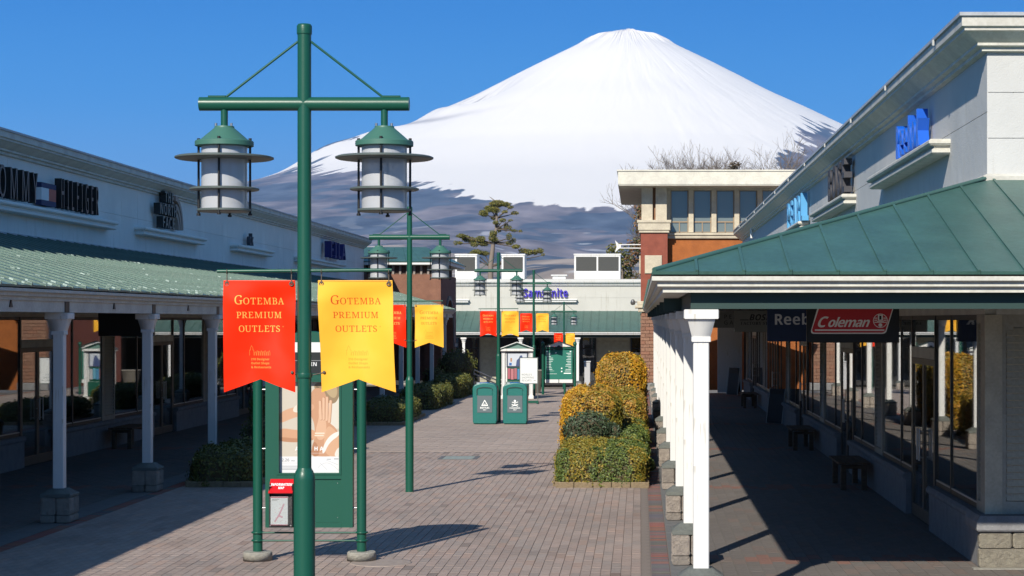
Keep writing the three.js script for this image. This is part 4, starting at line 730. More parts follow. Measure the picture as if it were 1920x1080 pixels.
// ---------- information kiosk, poster stand, directory ----------
{
  const t = thing('leaflet_kiosk', 'white gabled kiosk with posters and leaflet racks behind the bins', 'kiosk', [-4.35, 0, -70]);
  for (const s of [-1, 1]) { const c = part('column', cbox(s * .49, .86, .0, .13, 1.70, .13, .012), mats.white, t); part('column_base', cbox(s * .49, .06, 0, .19, .12, .19, .012), mats.white, c); for (const o of [-.03, .03]) part('flute', span(s * .49 + o - .008, s * .49 + o + .008, .2, 1.6, .0652, .072), M(.45, .45, .47), c); }
  part('case', cbox(0, .86, -.10, .82, 1.68, .3, .012), mats.white, t);
  part('entablature', cbox(0, 1.74, -.03, 1.16, .09, .44, .012), mats.white, t);
  const s = new THREE.Shape(); s.moveTo(-.52, 1.79); s.lineTo(.52, 1.79); s.lineTo(0, 1.985); s.closePath();
  part('pediment', new THREE.ExtrudeGeometry(s, { depth: .36, bevelEnabled: false }).translate(0, 0, -.22), M(.12, .22, .19), t);
  for (const k of [-1, 1]) part('roof_slope', slab([V(k * .60, 1.785, .22), V(0, 2.01, .22), V(0, 2.01, -.28), V(k * .60, 1.785, -.28)], .03), mats.roof, t);
  for (const k of [-1, 1]) part('gable_trim', rod(V(k * .58, 1.80, .225), V(0, 2.015, .225), .016, .016, 6), mats.white, t);
  const pic = canvasTex(256, 160, (c, w, h) => { c.fillStyle = '#d4dbe6'; c.fillRect(0, 0, w, h); c.fillStyle = '#4a5a86'; c.beginPath(); c.moveTo(110, 160); c.lineTo(120, 90); c.lineTo(150, 60); c.lineTo(165, 30); c.lineTo(190, 25); c.lineTo(205, 70); c.lineTo(215, 160); c.fill(); c.fillStyle = '#b98d6a'; c.fillRect(36, 60, 22, 46); c.fillStyle = '#3d6fb5'; c.fillRect(20, 120, 34, 34); });
  const f = part('picture_frame', [span(-.38, .38, 1.62, 1.66, .051, .075), span(-.38, .38, 1.13, 1.17, .051, .075), span(-.38, -.34, 1.171, 1.619, .051, .075), span(.34, .38, 1.171, 1.619, .051, .075)], M(.03, .04, .07), t);
  part('picture', new THREE.PlaneGeometry(.68, .45).translate(0, 1.395, .058), M(.75, .75, .75, { map: pic, roughness: .4 }), f, null, true);
  const rack = part('leaflet_rack', span(-.36, .36, .62, 1.12, .051, .06), mats.post, t);
  [[.36, .10, .13], [.42, .16, .18], [.34, .12, .14], [.05, .20, .36], [.10, .30, .42], [.40, .4, .42]].forEach((c, i) => part('leaflet', cbox(-.29 + i * .115, .90 - (i % 2) * .02, .08, .10, .38, .03, .004).rotateZ(0), M(...c), rack));
  part('base_shelf', cbox(0, .36, .06, .78, .5, .16, .01), mats.post, t);
}
{
  const t = thing('poster_stand', 'white poster on a slim metal stand with green foot rail', 'poster stand', [-3.72, 0, -66]);
  const tex = canvasTex(256, 360, (c, w, h) => { c.fillStyle = '#eef1f1'; c.fillRect(0, 0, w, h); c.fillStyle = '#b8c0c2'; c.fillRect(100, 22, 56, 5); c.fillStyle = '#6d7478'; c.font = '38px sans-serif'; c.textAlign = 'left'; ["WORLD'S", 'SHOPPING', 'RESORTS'].forEach((s, i) => c.fillText(s, 20, 250 + i * 42)); c.fillRect(200, 318, 34, 6); });
  part('frame', [span(-.31, -.29, .02, 1.55, -.02, .02), span(.29, .31, .02, 1.55, -.02, .02), span(-.289, .289, 1.53, 1.55, -.02, .02), span(-.289, .289, .66, .68, -.02, .02)], mats.lampRing, t);
  part('panel', cbox(0, 1.105, 0, .575, .845, .016, .003), mats.white, t); part('panel_print', new THREE.PlaneGeometry(.57, .84).translate(0, 1.105, .0092), M(.78, .78, .78, { map: tex, roughness: .5 }), t, null, true);
  part('foot_rail', cbox(0, .06, 0, .66, .08, .07, .01), mats.post, t); for (const s of [-1, 1]) part('foot', cbox(s * .3, .02, 0, .06, .04, .5, .01), mats.post, t);
}
{
  const t = thing('directory_board', 'green shop directory board with white gable and listing', 'directory board', [-3.05, 0, -74.2]);
  const tex = canvasTex(512, 640, (c, w, h) => {
    c.fillStyle = '#0b6a5b'; c.fillRect(0, 0, w, h); c.fillStyle = '#e9f1ee'; c.fillRect(20, 14, 26, 26); c.fillRect(466, 14, 26, 26); c.font = 'bold 26px sans-serif';
    for (let i = 0; i < 12; i++) { c.fillRect(20, 60 + i * 36, 60 + hash(i, 3, 7) * 90, i === 11 ? 4 : 9); const q = 50 + hash(i, 4, 7) * 90; c.fillRect(492 - q, 60 + i * 36, q, 9); }
    for (const [x, y] of [[200, 56], [310, 400], [310, 470]]) { c.beginPath(); c.arc(x, y, 15, 0, 7); c.fill(); }
    c.fillRect(20, 520, 200, 6); c.fillRect(350, 500, 142, 22);
  });
  for (const s of [-1, 1]) part('post', [cyl(s * .60, 0, 1.86, 0, .05, .05, 16), new THREE.SphereGeometry(.075, 12, 8).scale(1, 1.2, 1).translate(s * .60, 1.90, 0)], mats.post, t);
  part('panel', cbox(0, 1.06, 0, 1.06, 1.24, .06, .01), mats.post, t); part('panel_print', new THREE.PlaneGeometry(1.0, 1.08).translate(0, 1.12, .0315), M(1, 1, 1, { map: tex, roughness: .5 }), t, null, true);
  for (const s of [-1, 1]) part('name_strip', cbox(s * .262, .50, .036, .50, .13, .02, .004), mats.white, t);
  part('cross_rail', cbox(0, 1.74, 0, 1.12, .07, .06, .01), mats.post, t); part('stem', cyl(.22, 0, .43, -.02, .045, .045, 14), mats.post, t);
  const s = new THREE.Shape(); s.moveTo(-.52, 1.80); s.lineTo(.52, 1.80); s.lineTo(0, 1.99); s.closePath(); part('gable', new THREE.ExtrudeGeometry(s, { depth: .08, bevelEnabled: false }).translate(0, 0, -.04), mats.white, t);
  for (const k of [-1, 1]) part('gable_roof', slab([V(k * .60, 1.80, .09), V(0, 2.022, .09), V(0, 2.022, -.09), V(k * .60, 1.80, -.09)], .025), mats.darkGreen, t);
  part('emblem', new THREE.SphereGeometry(.07, 12, 8).scale(1, 1, .5).translate(0, 1.78, .055), mats.black, t);
}
{
  const t = thing('tall_planter', 'tall tapering brown grey box standing between kiosk and directory', 'planter', [-4.02, 0, -75.6]);
  part('body', new THREE.CylinderGeometry(.40, .28, .86, 4).rotateY(Math.PI / 4).translate(0, .43, 0), M(.15, .135, .12, { map: rep(grainTex, 2), roughness: .8 }), t); part('rim', cbox(0, .88, 0, .60, .05, .60, .01), M(.20, .185, .165), t); part('soil', cbox(0, .90, 0, .5, .02, .5, .004), M(.03, .025, .02), t);
}
{
  const t = thing('stair_railing', 'metal railing sloping down beside the steps left of the bins', 'railing', [-6.75, 0, -80.2]);
  const a = V(0, .78, 0), c = V(.78, .30, -1.9), e = V(2.3, .36, -2.4);
  for (const o of [0, -.16]) part('rail', [rod(a.clone().add(V(0, o, 0)), c.clone().add(V(0, o, 0)), .028, .028, 10), rod(c.clone().add(V(0, o, 0)), e.clone().add(V(0, o, 0)), .028, .028, 10)], mats.alu, t);
  for (const p of [a, c, e]) part('rail_post', rod(V(p.x, p === a ? 0 : FAR_LEVEL, p.z), p, .026, .026, 10), mats.alu, t);
}
{
  const t = thing('kerb_post', 'short square grey post in front of the far white shop', 'post', [-2.72, FAR_LEVEL + .0, -102]); part('body', cbox(0, .85, 0, .30, 1.7, .3, .02), M(.42, .42, .43), t); part('cap', cbox(0, 1.73, 0, .36, .06, .36, .01), M(.5, .5, .5), t);
}
// ---------- benches and standing boards ----------
function bench(label, x, d, len) {
  const t = thing('bench', label, 'bench', [x, 0, -d], 0, 'wooden benches against the shop fronts');
  for (let k = 0; k < 4; k++) part('plank', cbox(-.2 + k * .133, .445, 0, .122, .035, len, .006), mats.wood, t);
  for (const s of [-1, 1]) { for (const q of [-1, 1]) part('leg', cbox(q * .17, .205, s * (len / 2 - .16), .09, .41, .10, .008), mats.wood, t); part('cross_bar', cbox(0, .38, s * (len / 2 - .16), .40, .06, .07, .006), mats.wood, t); }
}
bench('nearest wooden bench in the shade by the glass shop front', 3.52, 33.2, 1.7);
bench('second wooden bench along the shaded walkway on the right', 3.50, 43.0, 1.7);
bench('farthest wooden bench along the shaded walkway on the right', 3.50, 63.4, 1.7);
bench('wooden bench in deep shade under the left shop window', -11.25, 43.6, 1.8);
function standBoard(label, x, d, h) { const t = thing('standing_board', label, 'sign board', [x, 0, -d], -.9, 'dark boards standing in the walkway'); part('panel', cbox(0, h / 2 + .03, 0, .6, h, .03, .006).rotateX(-.14), M(.03, .032, .035, { roughness: .5 }), t); part('strut', cbox(0, h / 2, -.22, .5, h * .95, .02, .004).rotateX(.14), M(.05, .05, .05), t); part('frame', [cbox(-.31, h / 2 + .03, 0, .025, h + .04, .04, .004).rotateX(-.14), cbox(.31, h / 2 + .03, 0, .025, h + .04, .04, .004).rotateX(-.14)], mats.alu, t); }
standBoard('dark sign board standing beside the second bench', 3.62, 53.2, .92); standBoard('dark sign board near the far end of the right walkway', 3.42, 73.4, 1.0);
// ---------- signs hanging under the arcade roofs ----------
function hangSign(label, x0, x1, y0, y1, d, tex, bg, w, h) {
  const t = thing('hanging_sign', label, 'hanging sign', [(x0 + x1) / 2, 0, -d], 0);
  part('panel', cbox(0, (y0 + y1) / 2, 0, x1 - x0, y1 - y0, .07, .006), M(...bg, { roughness: .5 }), t);
  for (const s of [-1, 1]) part('hanger', rod(V(s * (x1 - x0) * .4, y1 - .01, 0), V(s * (x1 - x0) * .4, 3.056, 0), .012, .012, 8), mats.black, t);
  if (tex) part('print', new THREE.PlaneGeometry(x1 - x0 - .012, y1 - y0 - .012).translate(0, (y0 + y1) / 2, .0365), P(1, 1, 1, { map: tex, roughness: .45 }), t, null, true);
}
hangSign('black hanging sign with a red slanted badge and white script', 1.95, 3.03, 2.535, 3.0, 23.1, canvasTex(1024, 448, (c) => {
  c.fillStyle = '#0b0b0d'; c.fillRect(0, 0, 1024, 448);
  const para = (i, col) => { c.fillStyle = col; c.beginPath(); c.moveTo(120 + i * 1.3, 20 + i); c.lineTo(975 - i, 20 + i); c.lineTo(885 - i * .8, 330 - i); c.quadraticCurveTo(868 - i, 352 - i, 840 - i, 352 - i); c.lineTo(66 + i, 352 - i); c.quadraticCurveTo(30 + i, 345 - i, 44 + i, 300 - i); c.closePath(); c.fill(); };
  para(0, '#f1ece6'); para(14, '#c2202a'); c.fillStyle = '#f1ece6'; c.fillRect(84, 300, 780, 18);
  c.save(); c.transform(1, 0, -.14, 1, 0, 0); c.font = 'italic bold 172px sans-serif'; c.fillText('C', 130, 275); c.font = 'italic bold 150px sans-serif'; let x = 252; for (const ch of 'oleman') { c.fillText(ch, x, 272); x += c.measureText(ch).width - 14; } c.restore();
  c.beginPath(); c.arc(818, 200, 82, 0, 7); c.fill(); c.fillStyle = '#c2202a'; c.beginPath(); c.arc(818, 200, 74, 0, 7); c.fill(); c.fillStyle = '#f1ece6'; c.fillRect(790, 130, 56, 70); c.fillRect(780, 206, 76, 16); c.beginPath(); c.arc(818, 250, 22, 0, 7); c.fill(); for (const s of [-1, 1]) { for (let k = 0; k < 3; k++) c.fillRect(s < 0 ? 750 : 852, 165 + k * 24, 34, 10); }
  c.fillStyle = '#0b0b0d'; c.fillRect(806, 142, 24, 46);
}), [.004, .004, .005]);
hangSign('dark blue hanging sign with white lettering', 1.95, 3.03, 2.47, 3.0, 30.3, canvasTex(512, 250, (c) => { c.fillStyle = '#14305c'; c.fillRect(0, 0, 512, 250); c.fillStyle = '#e6e9ec'; c.font = 'bold 112px sans-serif'; c.fillText('Reebok', 44, 128); }), [.008, .03, .10]);
hangSign('grey hanging sign with bold black slanted letters', 1.95, 3.1, 2.55, 3.0, 40.8, canvasTex(512, 200, (c) => { c.fillStyle = '#9b9b94'; c.fillRect(0, 0, 512, 200); c.fillStyle = '#17181a'; c.font = 'italic bold 80px sans-serif'; c.fillText('BOSE', 130, 92); c.fillRect(50, 84, 80, 8); c.font = 'bold 40px serif'; c.fillText('FACTORY STORE', 54, 134); }), [.30, .30, .28]);
hangSign('pale grey hanging sign with two short lines of thin letters', 1.8, 3.0, 2.60, 3.0, 50.6, canvasTex(512, 180, (c) => { c.fillStyle = '#8f908c'; c.fillRect(0, 0, 512, 180); c.fillStyle = '#1f2122'; c.font = '66px sans-serif'; c.fillText('P E A R L', 148, 74); c.fillText('G A L L E R Y', 148, 144); }), [.27, .27, .26]);
hangSign('plain black hanging sign under the left arcade roof', -10.15, -9.1, 2.50, 3.0, 37, null, [.006, .006, .007]);
// ---------- hedges and bushes ----------
function leafGeo(s, fold = .22) { const a = V(0, 0, -s), b = V(s * .45, s * fold * .5, 0), c = V(0, 0, s), d = V(-s * .45, s * fold * .5, 0), g = tris([a, c, b, a, d, c]); return g; }
const leafMat = M(1, 1, 1, { roughness: .55, side: THREE.DoubleSide });
function foliage(parent, name, n, leaf, sample, colour, flat = .9) {
  const im = new THREE.InstancedMesh(leafGeo(leaf), leafMat, n), m = new THREE.Matrix4(), q = new THREE.Quaternion(), e = new THREE.Euler(), c = new THREE.Color(), s = V(1, 1, 1);
  for (let i = 0; i < n; i++) { const { p, n: nn } = sample(); q.setFromUnitVectors(V(0, 1, 0), nn); const q2 = new THREE.Quaternion().setFromEuler(e.set(rr(-flat, flat), rr(0, 6.28), rr(-flat, flat))); q.multiply(q2); const k = rr(.7, 1.3); im.setMatrixAt(i, m.compose(p, q, s.set(k, k, k))); im.setColorAt(i, c.setRGB(...colour(p))); }
  im.name = name; im.userData.kind = 'stuff'; im.castShadow = im.receiveShadow = true; parent.add(im); return im;
}
const PAL = { green: [[.075, .115, .026], [.10, .145, .028], [.14, .165, .026], [.055, .085, .024]], olive: [[.19, .165, .022], [.24, .19, .022], [.13, .14, .022], [.28, .19, .02]], orange: [[.52, .27, .016], [.60, .33, .018], [.44, .20, .015], [.36, .24, .02]], rust: [[.33, .17, .026], [.40, .21, .026], [.24, .17, .026], [.30, .22, .026]], dark: [[.035, .058, .030], [.045, .075, .038], [.06, .095, .05], [.05, .08, .035]], box: [[.085, .10, .024], [.065, .085, .022], [.12, .125, .024], [.15, .14, .024]] };
const pick = (pal, k = 1) => { const c = pal[Math.floor(rnd() * pal.length)], v = rr(.8, 1.2) * k; return c.map((q) => q * v); };
function hedgeBlock(name, label, x0, x1, d0, d1, h, y0, leaf, dens, colour, opt = {}) {
  const t = thing(name, label, opt.category ?? 'hedge', [(x0 + x1) / 2, y0, -(d0 + d1) / 2], 0, opt.group), w = (x1 - x0) / 2, l = (d1 - d0) / 2, sd = rr(0, 90), rnding = opt.round ?? .18;
  const shape = (u, v, f) => { let p, n; if (f === 0) { p = V(u * w, h, v * l); n = V(0, 1, 0); } else if (f === 1 || f === 2) { const s = f === 1 ? 1 : -1; p = V(u * w, (v * .5 + .5) * h, s * l); n = V(0, .1, s); } else { const s = f === 3 ? 1 : -1; p = V(s * w, (v * .5 + .5) * h, u * l); n = V(s, .1, 0); }
    const r = Math.min(rnding * 2, w, l, h * .9), cx = clamp(p.x, -w + r, w - r), cy = Math.min(p.y, h - r), cz = clamp(p.z, -l + r, l - r), dv = V(p.x - cx, p.y - cy, p.z - cz), len = dv.length(); if (len > 1e-4) { dv.divideScalar(len); n.lerp(dv, .8).normalize(); p.set(cx, cy, cz).addScaledVector(dv, r * Math.min(1, len / r)); }
    const k = (fbm(p.x * 2.6 + sd, (p.y + p.z) * 2.6 + sd, 3, 0, 5) - .5) * (opt.rough ?? .16) + (fbm(p.x * 9 + sd, (p.z - p.y) * 9, 2, 0, 9) - .5) * .07; p.addScaledVector(n, k); p.y = Math.max(p.y, .03); return { p, n: n.normalize() }; };
  const areas = [4 * w * l, 2 * w * h, 2 * w * h, 2 * l * h, 2 * l * h], tot = areas.reduce((a, c) => a + c);
  const face = () => { let q = rnd() * tot, f = 0; while (f < 4 && q > areas[f]) { q -= areas[f]; f++; } return f; };
  const core = []; const grid = (f, nu, nv) => { for (let i = 0; i < nu; i++) for (let j = 0; j < nv; j++) { const c = (a, b) => { const o = shape(a / nu * 2 - 1, b / nv * 2 - 1, f); return o.p.addScaledVector(o.n, -.055); }; const A = c(i, j), B = c(i + 1, j), C = c(i + 1, j + 1), D = c(i, j + 1); core.push(A, B, C, A, C, D); } };
  for (let f = 0; f < 5; f++) grid(f, 10, 8);
  part('inner_twigs', tris(core), opt.core ?? M(.11, .085, .045, { roughness: 1, map: rep(grainTex, 4) }), t);
  foliage(t, 'leaves', Math.round(tot * dens), leaf, () => { const o = shape(rr(-1, 1), rr(-1, 1), face()); o.p.addScaledVector(o.n, rnd() < .06 ? rr(.01, .07) : -.10 * rnd() * rnd() + .012); return o; }, (p) => colour(p.x / w, p.y / h, p.z / l, p));
  if (opt.edging) { const em = mats.edging, add = (cx, cz, sx, sz) => part('edging_stone', cbox(cx, .035 + rr(-.004, .004), cz, sx, .11, sz, .012), em, t);
    for (let x = -w + .16; x < w - .02; x += .315) { add(Math.min(x, w - .1), l + .0, .305, .10); } for (let z = -l + .2; z < l - .1; z += .42) { add(-w - .0, z, .10, .41); add(w + .0, z, .10, .41); } }
  return t;
}
function bush(name, label, x, d, rx, ry, rz, y0, leaf, n, colour, opt = {}) {
  const t = thing(name, label, 'bush', [x, y0, -d], 0, opt.group), sd = rr(0, 90), sh = (th, ph) => { const nn = V(Math.sin(ph) * Math.cos(th), Math.cos(ph), Math.sin(ph) * Math.sin(th)), k = .86 + .30 * (fbm(th * 1.6 + sd, ph * 2.4 + sd, 3, 0, 3)) - .02; return { p: V(nn.x * rx * k, ry + nn.y * ry * k, nn.z * rz * k), n: nn }; };
  const g = new THREE.IcosahedronGeometry(1, 3), pp = g.attributes.position; for (let i = 0; i < pp.count; i++) { const nn = V(pp.getX(i), pp.getY(i), pp.getZ(i)).normalize(), o = sh(Math.atan2(nn.z, nn.x), Math.acos(nn.y)); pp.setXYZ(i, o.p.x * .82, ry + (o.p.y - ry) * .82, o.p.z * .82); } g.computeVertexNormals();
  part('inner_twigs', g, M(.075, .06, .035, { roughness: 1 }), t); part('stem', cyl(0, 0, ry * .6, 0, .04, .03, 8), mats.wood, t);
  foliage(t, 'leaves', n, leaf, () => { const o = sh(rr(0, 6.283), Math.acos(rr(-1, 1))); const k = rr(.80, 1.03); o.p.set(o.p.x * k, ry + (o.p.y - ry) * k, o.p.z * k); o.p.y = Math.max(o.p.y, .03); return o; }, colour, 1.1);
  return t;
}
const patchy = (p, s, f = 1.4) => fbm(p.x * f + s, (p.z + p.y) * f + s, 3, 0, 13);
hedgeBlock('hedge', 'low clipped olive and green hedge at the front of the right bed', -1.42, .10, 33.0, 36.6, .60, 0, .024, 2700, (u, v, w, p) => pick(patchy(p, 3) - (u > .1 ? .10 : -.12) > .42 ? PAL.olive : PAL.green), { edging: true, rough: .15, round: .10 });
hedgeBlock('hedge', 'taller orange tinged hedge behind the dark round bush', -1.48, -.42, 37.2, 41.4, 1.38, 0, .028, 1800, (u, v, w, p) => pick(patchy(p, 5) + (u < -.2 ? .14 : -.06) > .50 ? PAL.orange : patchy(p, 12) > .5 ? PAL.rust : PAL.olive), { rough: .22, round: .15 });
hedgeBlock('hedge', 'mid height olive hedge on the walkway side of the bed', -.44, .12, 36.7, 42.0, .74, 0, .028, 1700, (u, v, w, p) => pick(patchy(p, 7) > .46 ? PAL.olive : PAL.green), { rough: .2, round: .14 });
hedgeBlock('hedge', 'rusty olive hedge in the middle of the right bed', -.85, .08, 42.6, 48.5, 1.10, 0, .032, 1300, (u, v, w, p) => pick(patchy(p, 9) > .52 ? PAL.rust : PAL.olive), { rough: .24, round: .15, edging: true });
hedgeBlock('hedge', 'tallest golden orange hedge beside the brick pillar', -1.08, .08, 50, 56, 1.80, 0, .034, 1300, (u, v, w, p) => pick(patchy(p, 2) > .5 ? PAL.orange : patchy(p, 6) > .5 ? PAL.olive : PAL.rust), { rough: .30, round: .2 });
bush('bush', 'round dark glossy green bush set into the orange hedge', -.98, 36.85, .46, .38, .42, .34, .03, 2600, () => pick(PAL.dark));
bush('bush', 'dark leafy shrub between the low hedge and its taller neighbour', -.52, 37.0, .20, .24, .26, .40, .03, 700, () => pick(PAL.dark));
bush('bush', 'small green plant at the walkway edge of the right bed', .13, 36.1, .16, .12, .3, .02, .028, 500, () => pick(PAL.green));
const leftHedge = (label, x0, x1, d0, d1, h, extra = {}) => hedgeBlock('hedge', label, x0, x1, d0, d1, h, 0, extra.leaf ?? .03, extra.dens ?? 1100, (u, v, w, p) => pick(PAL.box), { edging: extra.edging ?? true, rough: .22 });
leftHedge('low dark hedge in shade behind the noticeboard', -7.62, -6.46, 33.1, 36.6, .60);
leftHedge('taller dark hedge in shade behind the noticeboard', -7.55, -6.55, 38.0, 41.5, 1.45, { edging: false });
leftHedge('low dark hedge in shade left of the second lamp post', -7.55, -6.3, 52.5, 57.5, .6, { leaf: .034, dens: 800 });
leftHedge('dark hedge with one sunlit yellow corner', -7.5, -6.3, 61.5, 66.5, .70, { leaf: .036, dens: 700, edging: false });
leftHedge('farther dark hedge with a sunlit yellow top', -7.4, -6.35, 70, 75, .78, { leaf: .038, dens: 600, edging: false });
bush('bush', 'tall dark evergreen bush at the foot of the terracotta pavilion', -7.35, 79, .85, .85, .7, 0, .045, 1800, () => pick(PAL.box));
bush('bush', 'dark bush with a few gold leaves beside the noticeboard', -7.0, 37.2, .6, .55, .5, 0, .03, 1600, (p) => pick(PAL.box));
bush('bush', 'small dark bush left of the taller evergreen by the pavilion', -8.0, 76.8, .5, .5, .5, 0, .04, 900, () => pick(PAL.box));
// ---------- trees ----------
function branchTree(h, spread, levels, r0) {
  const trunk = [], segs = [], tube = (a, b, ra, rb, n) => { const d = b.clone().sub(a), g = new THREE.CylinderGeometry(rb, ra, d.length(), n, 1, true); g.applyQuaternion(new THREE.Quaternion().setFromUnitVectors(V(0, 1, 0), d.clone().normalize())); return g.translate((a.x + b.x) / 2, (a.y + b.y) / 2, (a.z + b.z) / 2); };
  const grow = (p, dir, len, r, lv) => {
    let q = p.clone(), d = dir.clone(); const n = lv === levels ? 4 : 2;
    for (let i = 0; i < n; i++) { const e = q.clone().addScaledVector(d, len / n), r1 = r * (1 - .3 * (i + 1) / n); (lv === levels ? trunk : segs).push(tube(q, e, r * (1 - .3 * i / n), r1, lv > levels - 2 ? 8 : lv > 1 ? 5 : 3)); q = e; const w = lv === levels ? .05 : .22; d = d.clone().add(V(rr(-w, w), rr(-.06, .12), rr(-w, w))).normalize(); if (lv < levels && lv > 0 && i === 0) grow(q, d.clone().add(V(rr(-1, 1), rr(-.1, .4), rr(-1, 1)).multiplyScalar(spread)).normalize(), len * .6, r * .6, lv - 1); }
    if (lv > 0) { const k = lv === levels ? 4 : 2 + (rnd() < .45 ? 1 : 0); for (let i = 0; i < k; i++) { const a = rr(0, 6.283); grow(q, d.clone().add(V(Math.cos(a) * spread, rr(-.1, .3), Math.sin(a) * spread)).normalize(), len * rr(.62, .82), r * .65, lv - 1); } }
  };
  grow(V(0, 0, 0), V(rr(-.06, .06), 1, rr(-.06, .06)).normalize(), h * .30, r0, levels); return { trunk, segs };
}
const bark = M(.10, .080, .066, { roughness: 1 }), barkPale = M(.21, .175, .15, { roughness: 1 });
const bareTree = (label, x, d, top) => { const t = thing('bare_tree', label, 'tree', [x, FAR_LEVEL - .3, -d], 0, 'bare trees behind the flat cream roof'), { trunk, segs } = branchTree(14, .74, 7, .17), g = geo([...trunk, ...segs]); g.computeBoundingBox(); const k = (top - FAR_LEVEL + .3) / g.boundingBox.max.y, sc = (q) => q.map((e) => e.scale(k * .75, k, k * .75)); part('trunk', sc(trunk), barkPale, t); part('branches', sc(segs), barkPale, t); };
[[4.1, 151, 15.9, 'bare tree farthest left above the flat cream roof'], [5.1, 152, 16.3, 'bare tree second from left above the cream roof'], [6.2, 149, 16.0, 'bare tree just left of the brown evergreen'], [7.5, 153, 16.6, 'bare tree standing behind the brown evergreen'], [9.0, 150, 16.1, 'bare tree right of the brown evergreen'], [10.6, 155, 15.9, 'bare tree near the right end of the cream roof'], [12.2, 148, 17.1, 'bare tree beside the rising right parapet']].forEach(([x, d, h, l]) => bareTree(l, x, d, h));
function needleTree(name, label, x, d, blobs, trunk, palette, leaf, dens) {
  const t = thing(name, label, 'tree', [x, FAR_LEVEL - .3, -d]);
  const segs = []; for (let i = 0; i < trunk.length - 1; i++) segs.push(rod(V(...trunk[i]), V(...trunk[i + 1]), trunk[i][3] ?? .2, trunk[i + 1][3] ?? .1, 8)); part('trunk', segs, barkPale, t);
  const limbs = []; blobs.forEach((b) => { let best = trunk[0], bd = 1e9; for (const q of trunk) { const e = Math.hypot(q[0] - b[0], (q[1] + .4 - b[1]) * 1.4, q[2] - b[2]); if (e < bd && q[1] < b[1] + .5) { bd = e; best = q; } } limbs.push(rod(V(best[0], best[1], best[2]), V(b[0], b[1] - b[4] * .3, b[2]), .06, .025, 5)); }); if (limbs.length) part('limbs', limbs, bark, t);
  const tot = blobs.reduce((a, b) => a + b[3] * b[4] * b[5], 0); let acc = [], s = 0; blobs.forEach((b) => { s += b[3] * b[4] * b[5] / tot; acc.push(s); });
  foliage(t, 'needles', dens, leaf, () => { const r = rnd(); let k = 0; while (k < acc.length - 1 && r > acc[k]) k++; const b = blobs[k]; let v; do v = V(rr(-1, 1), rr(-1, 1), rr(-1, 1)); while (v.length() > 1); const nn = v.clone().normalize(); const q = fbm(v.x * 2 + k * 3, v.z * 2 + v.y * 2, 2, 0, 5); v.multiplyScalar(.7 + .5 * q); return { p: V(b[0] + v.x * b[3], b[1] + v.y * b[4], b[2] + v.z * b[5]), n: nn.lerp(V(0, 1, 0), .5).normalize() }; }, () => pick(palette), 1.3);
  return t;
}
{ // pine with layered, leaning branches
  // pads of needles [across, down, half width, half height] measured from the crown's left top, in units of 5.26 mm
  const k = .00526, X = (q) => (q - 600) * k, Y = (q) => 2.8 + (1850.4 - q) * k - FAR_LEVEL + .3;
  const pads = [[650, 170, 130, 60], [560, 240, 120, 60], [780, 180, 90, 40], [840, 220, 60, 30], [470, 310, 90, 60], [620, 260, 90, 50], [900, 300, 70, 30], [770, 290, 60, 25], [600, 370, 60, 40], [730, 410, 70, 30], [850, 415, 50, 20], [640, 450, 60, 35], [780, 500, 50, 70], [840, 520, 40, 40], [900, 560, 60, 25], [990, 565, 35, 20], [680, 540, 50, 50], [600, 600, 70, 50], [590, 670, 70, 60], [640, 690, 50, 40], [290, 700, 80, 60], [150, 640, 90, 40], [200, 670, 90, 50], [420, 680, 90, 50], [460, 750, 90, 40], [330, 760, 70, 40], [120, 740, 50, 30], [60, 740, 40, 40], [360, 880, 110, 50], [480, 890, 80, 40], [260, 920, 70, 40], [830, 650, 50, 60], [890, 700, 50, 40], [830, 740, 70, 35], [930, 790, 80, 35], [1030, 850, 80, 40], [1120, 870, 80, 45], [1200, 870, 60, 45], [1280, 850, 60, 50], [1320, 910, 40, 30]];
  const B = pads.map(([a, b, c, d]) => [X(a), Y(b), rr(-.5, .5), c * k * .9, d * k * .95, c * k * .9]);
  const T = [[560, 1850, .24], [560, 1080, .20], [600, 740, .15], [640, 540, .12], [650, 380, .10], [640, 220, .07], [600, 110, .04], [545, 70, .015]].map(([a, b, r]) => [X(a), Y(b), 0, r]);
  needleTree('pine_tree', 'irregular green pine rising above the far white roof', -11.15, 150, B, T, [[.14, .14, .022], [.18, .165, .025], [.09, .105, .025], [.20, .15, .025], [.05, .07, .025]], .052, 17000);
}
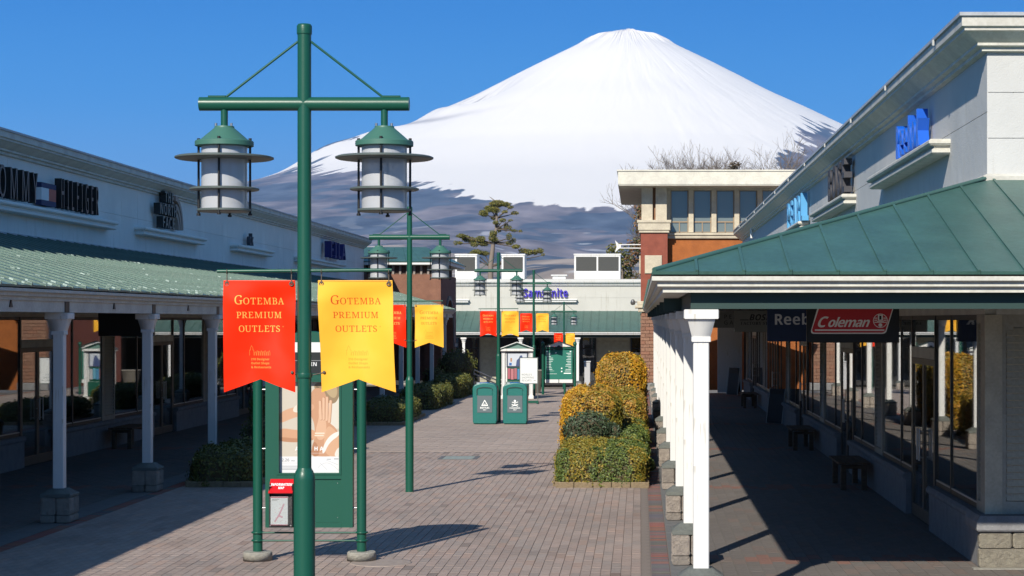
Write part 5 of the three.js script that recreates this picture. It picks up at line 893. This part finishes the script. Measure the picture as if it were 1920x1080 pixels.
{
  const B = []; for (let k = 0; k < 34; k++) { const y = 1.5 + k * .36, w = 1.9 * (1 - k / 40) + .3; B.push([rr(-w, w) * .7, y, rr(-1, 1), .75, .6, .8]); B.push([rr(-w, w), y + rr(-.3, .3), rr(-1, 1), .55, .45, .6]); }
  needleTree('autumn_tree', 'brown and green tree hidden behind the red tower pillar', .55, 132, B, [[0, 0, 0, .25], [0, 6, 0, .18], [.2, 12, 0, .08]], [[.13, .065, .03], [.17, .08, .035], [.09, .085, .025], [.06, .07, .022], [.20, .10, .04]], .11, 9000);
  const C = []; for (let k = 0; k < 12; k++) C.push([rr(-1, 1) * (1.3 - k * .07), 1.2 + k * .7, rr(-.8, .8), .8, .6, .8]);
  needleTree('evergreen_tree', 'yellowish green conifer left of the red tower behind the roof units', -1.2, 134, C, [[0, 0, 0, .2], [0, 8, 0, .06]], [[.10, .105, .02], [.15, .135, .02], [.06, .075, .02]], .11, 3500);
  const E = [[0, 14.3, 0, .7, .8, .7], [.5, 15.1, 0, .55, .55, .5], [.75, 15.6, 0, .5, .35, .5], [-.2, 13.2, 0, .9, .7, .8], [.9, 13.4, 0, .5, .5, .5], [.2, 12, 0, 1.1, .9, .9]];
  needleTree('brown_evergreen', 'tall brown leaved evergreen poking above the flat cream roof', 6.3, 146, E, [[0, 0, 0, .22], [.1, 8, 0, .16], [.3, 15, 0, .05]], [[.075, .055, .035], [.10, .07, .04], [.06, .05, .03]], .10, 4200);
  needleTree('brown_evergreen', 'lower brown leaved evergreen tip above the flat cream roof', 8.15, 146, [[0, 12.9, 0, .75, .5, .7], [.3, 13.5, 0, .45, .4, .5], [-.5, 12.4, 0, .7, .6, .7]], [[0, 0, 0, .2], [0, 8, 0, .14], [.1, 13, 0, .05]], [[.075, .055, .035], [.10, .07, .04], [.06, .05, .03]], .10, 2200);
}
{ // wood in the middle distance, too far to count
  const g = new THREE.Group(); g.name = 'far_woodland'; g.userData = { kind: 'stuff', label: 'brown winter woodland beyond the far white shop', category: 'woodland' }; scene.add(g);
  const tops = []; for (let i = 0; i < 420; i++) { const d = rr(300, 620), x = rr(-.24, .16) * d; tops.push([x, rr(5.5, 9.5) * (.75 + .5 * vnoise(x * .03, d * .01, 0, 3)), d, rr(2, 3.6)]); }
  foliage(g, 'twigs_and_leaves', 30000, .42, () => { const t = tops[Math.floor(rnd() * tops.length)], a = rr(0, 6.283), q = Math.sqrt(rnd()), y = rnd(); return { p: V(t[0] + Math.cos(a) * q * t[3] * (1 - y * .6), -1.3 + t[1] * (.1 + .9 * y), -t[2] + Math.sin(a) * q * t[3]), n: V(rr(-1, 1), 1, rr(-1, 1)).normalize() }; }, () => pick([[.12, .075, .05], [.10, .07, .05], [.085, .065, .045], [.05, .06, .03]]), 1.2);
}
scene.fog = new THREE.FogExp2(new THREE.Color(.27, .52, 1), 2.7e-5);
renderer.render(scene, camera);
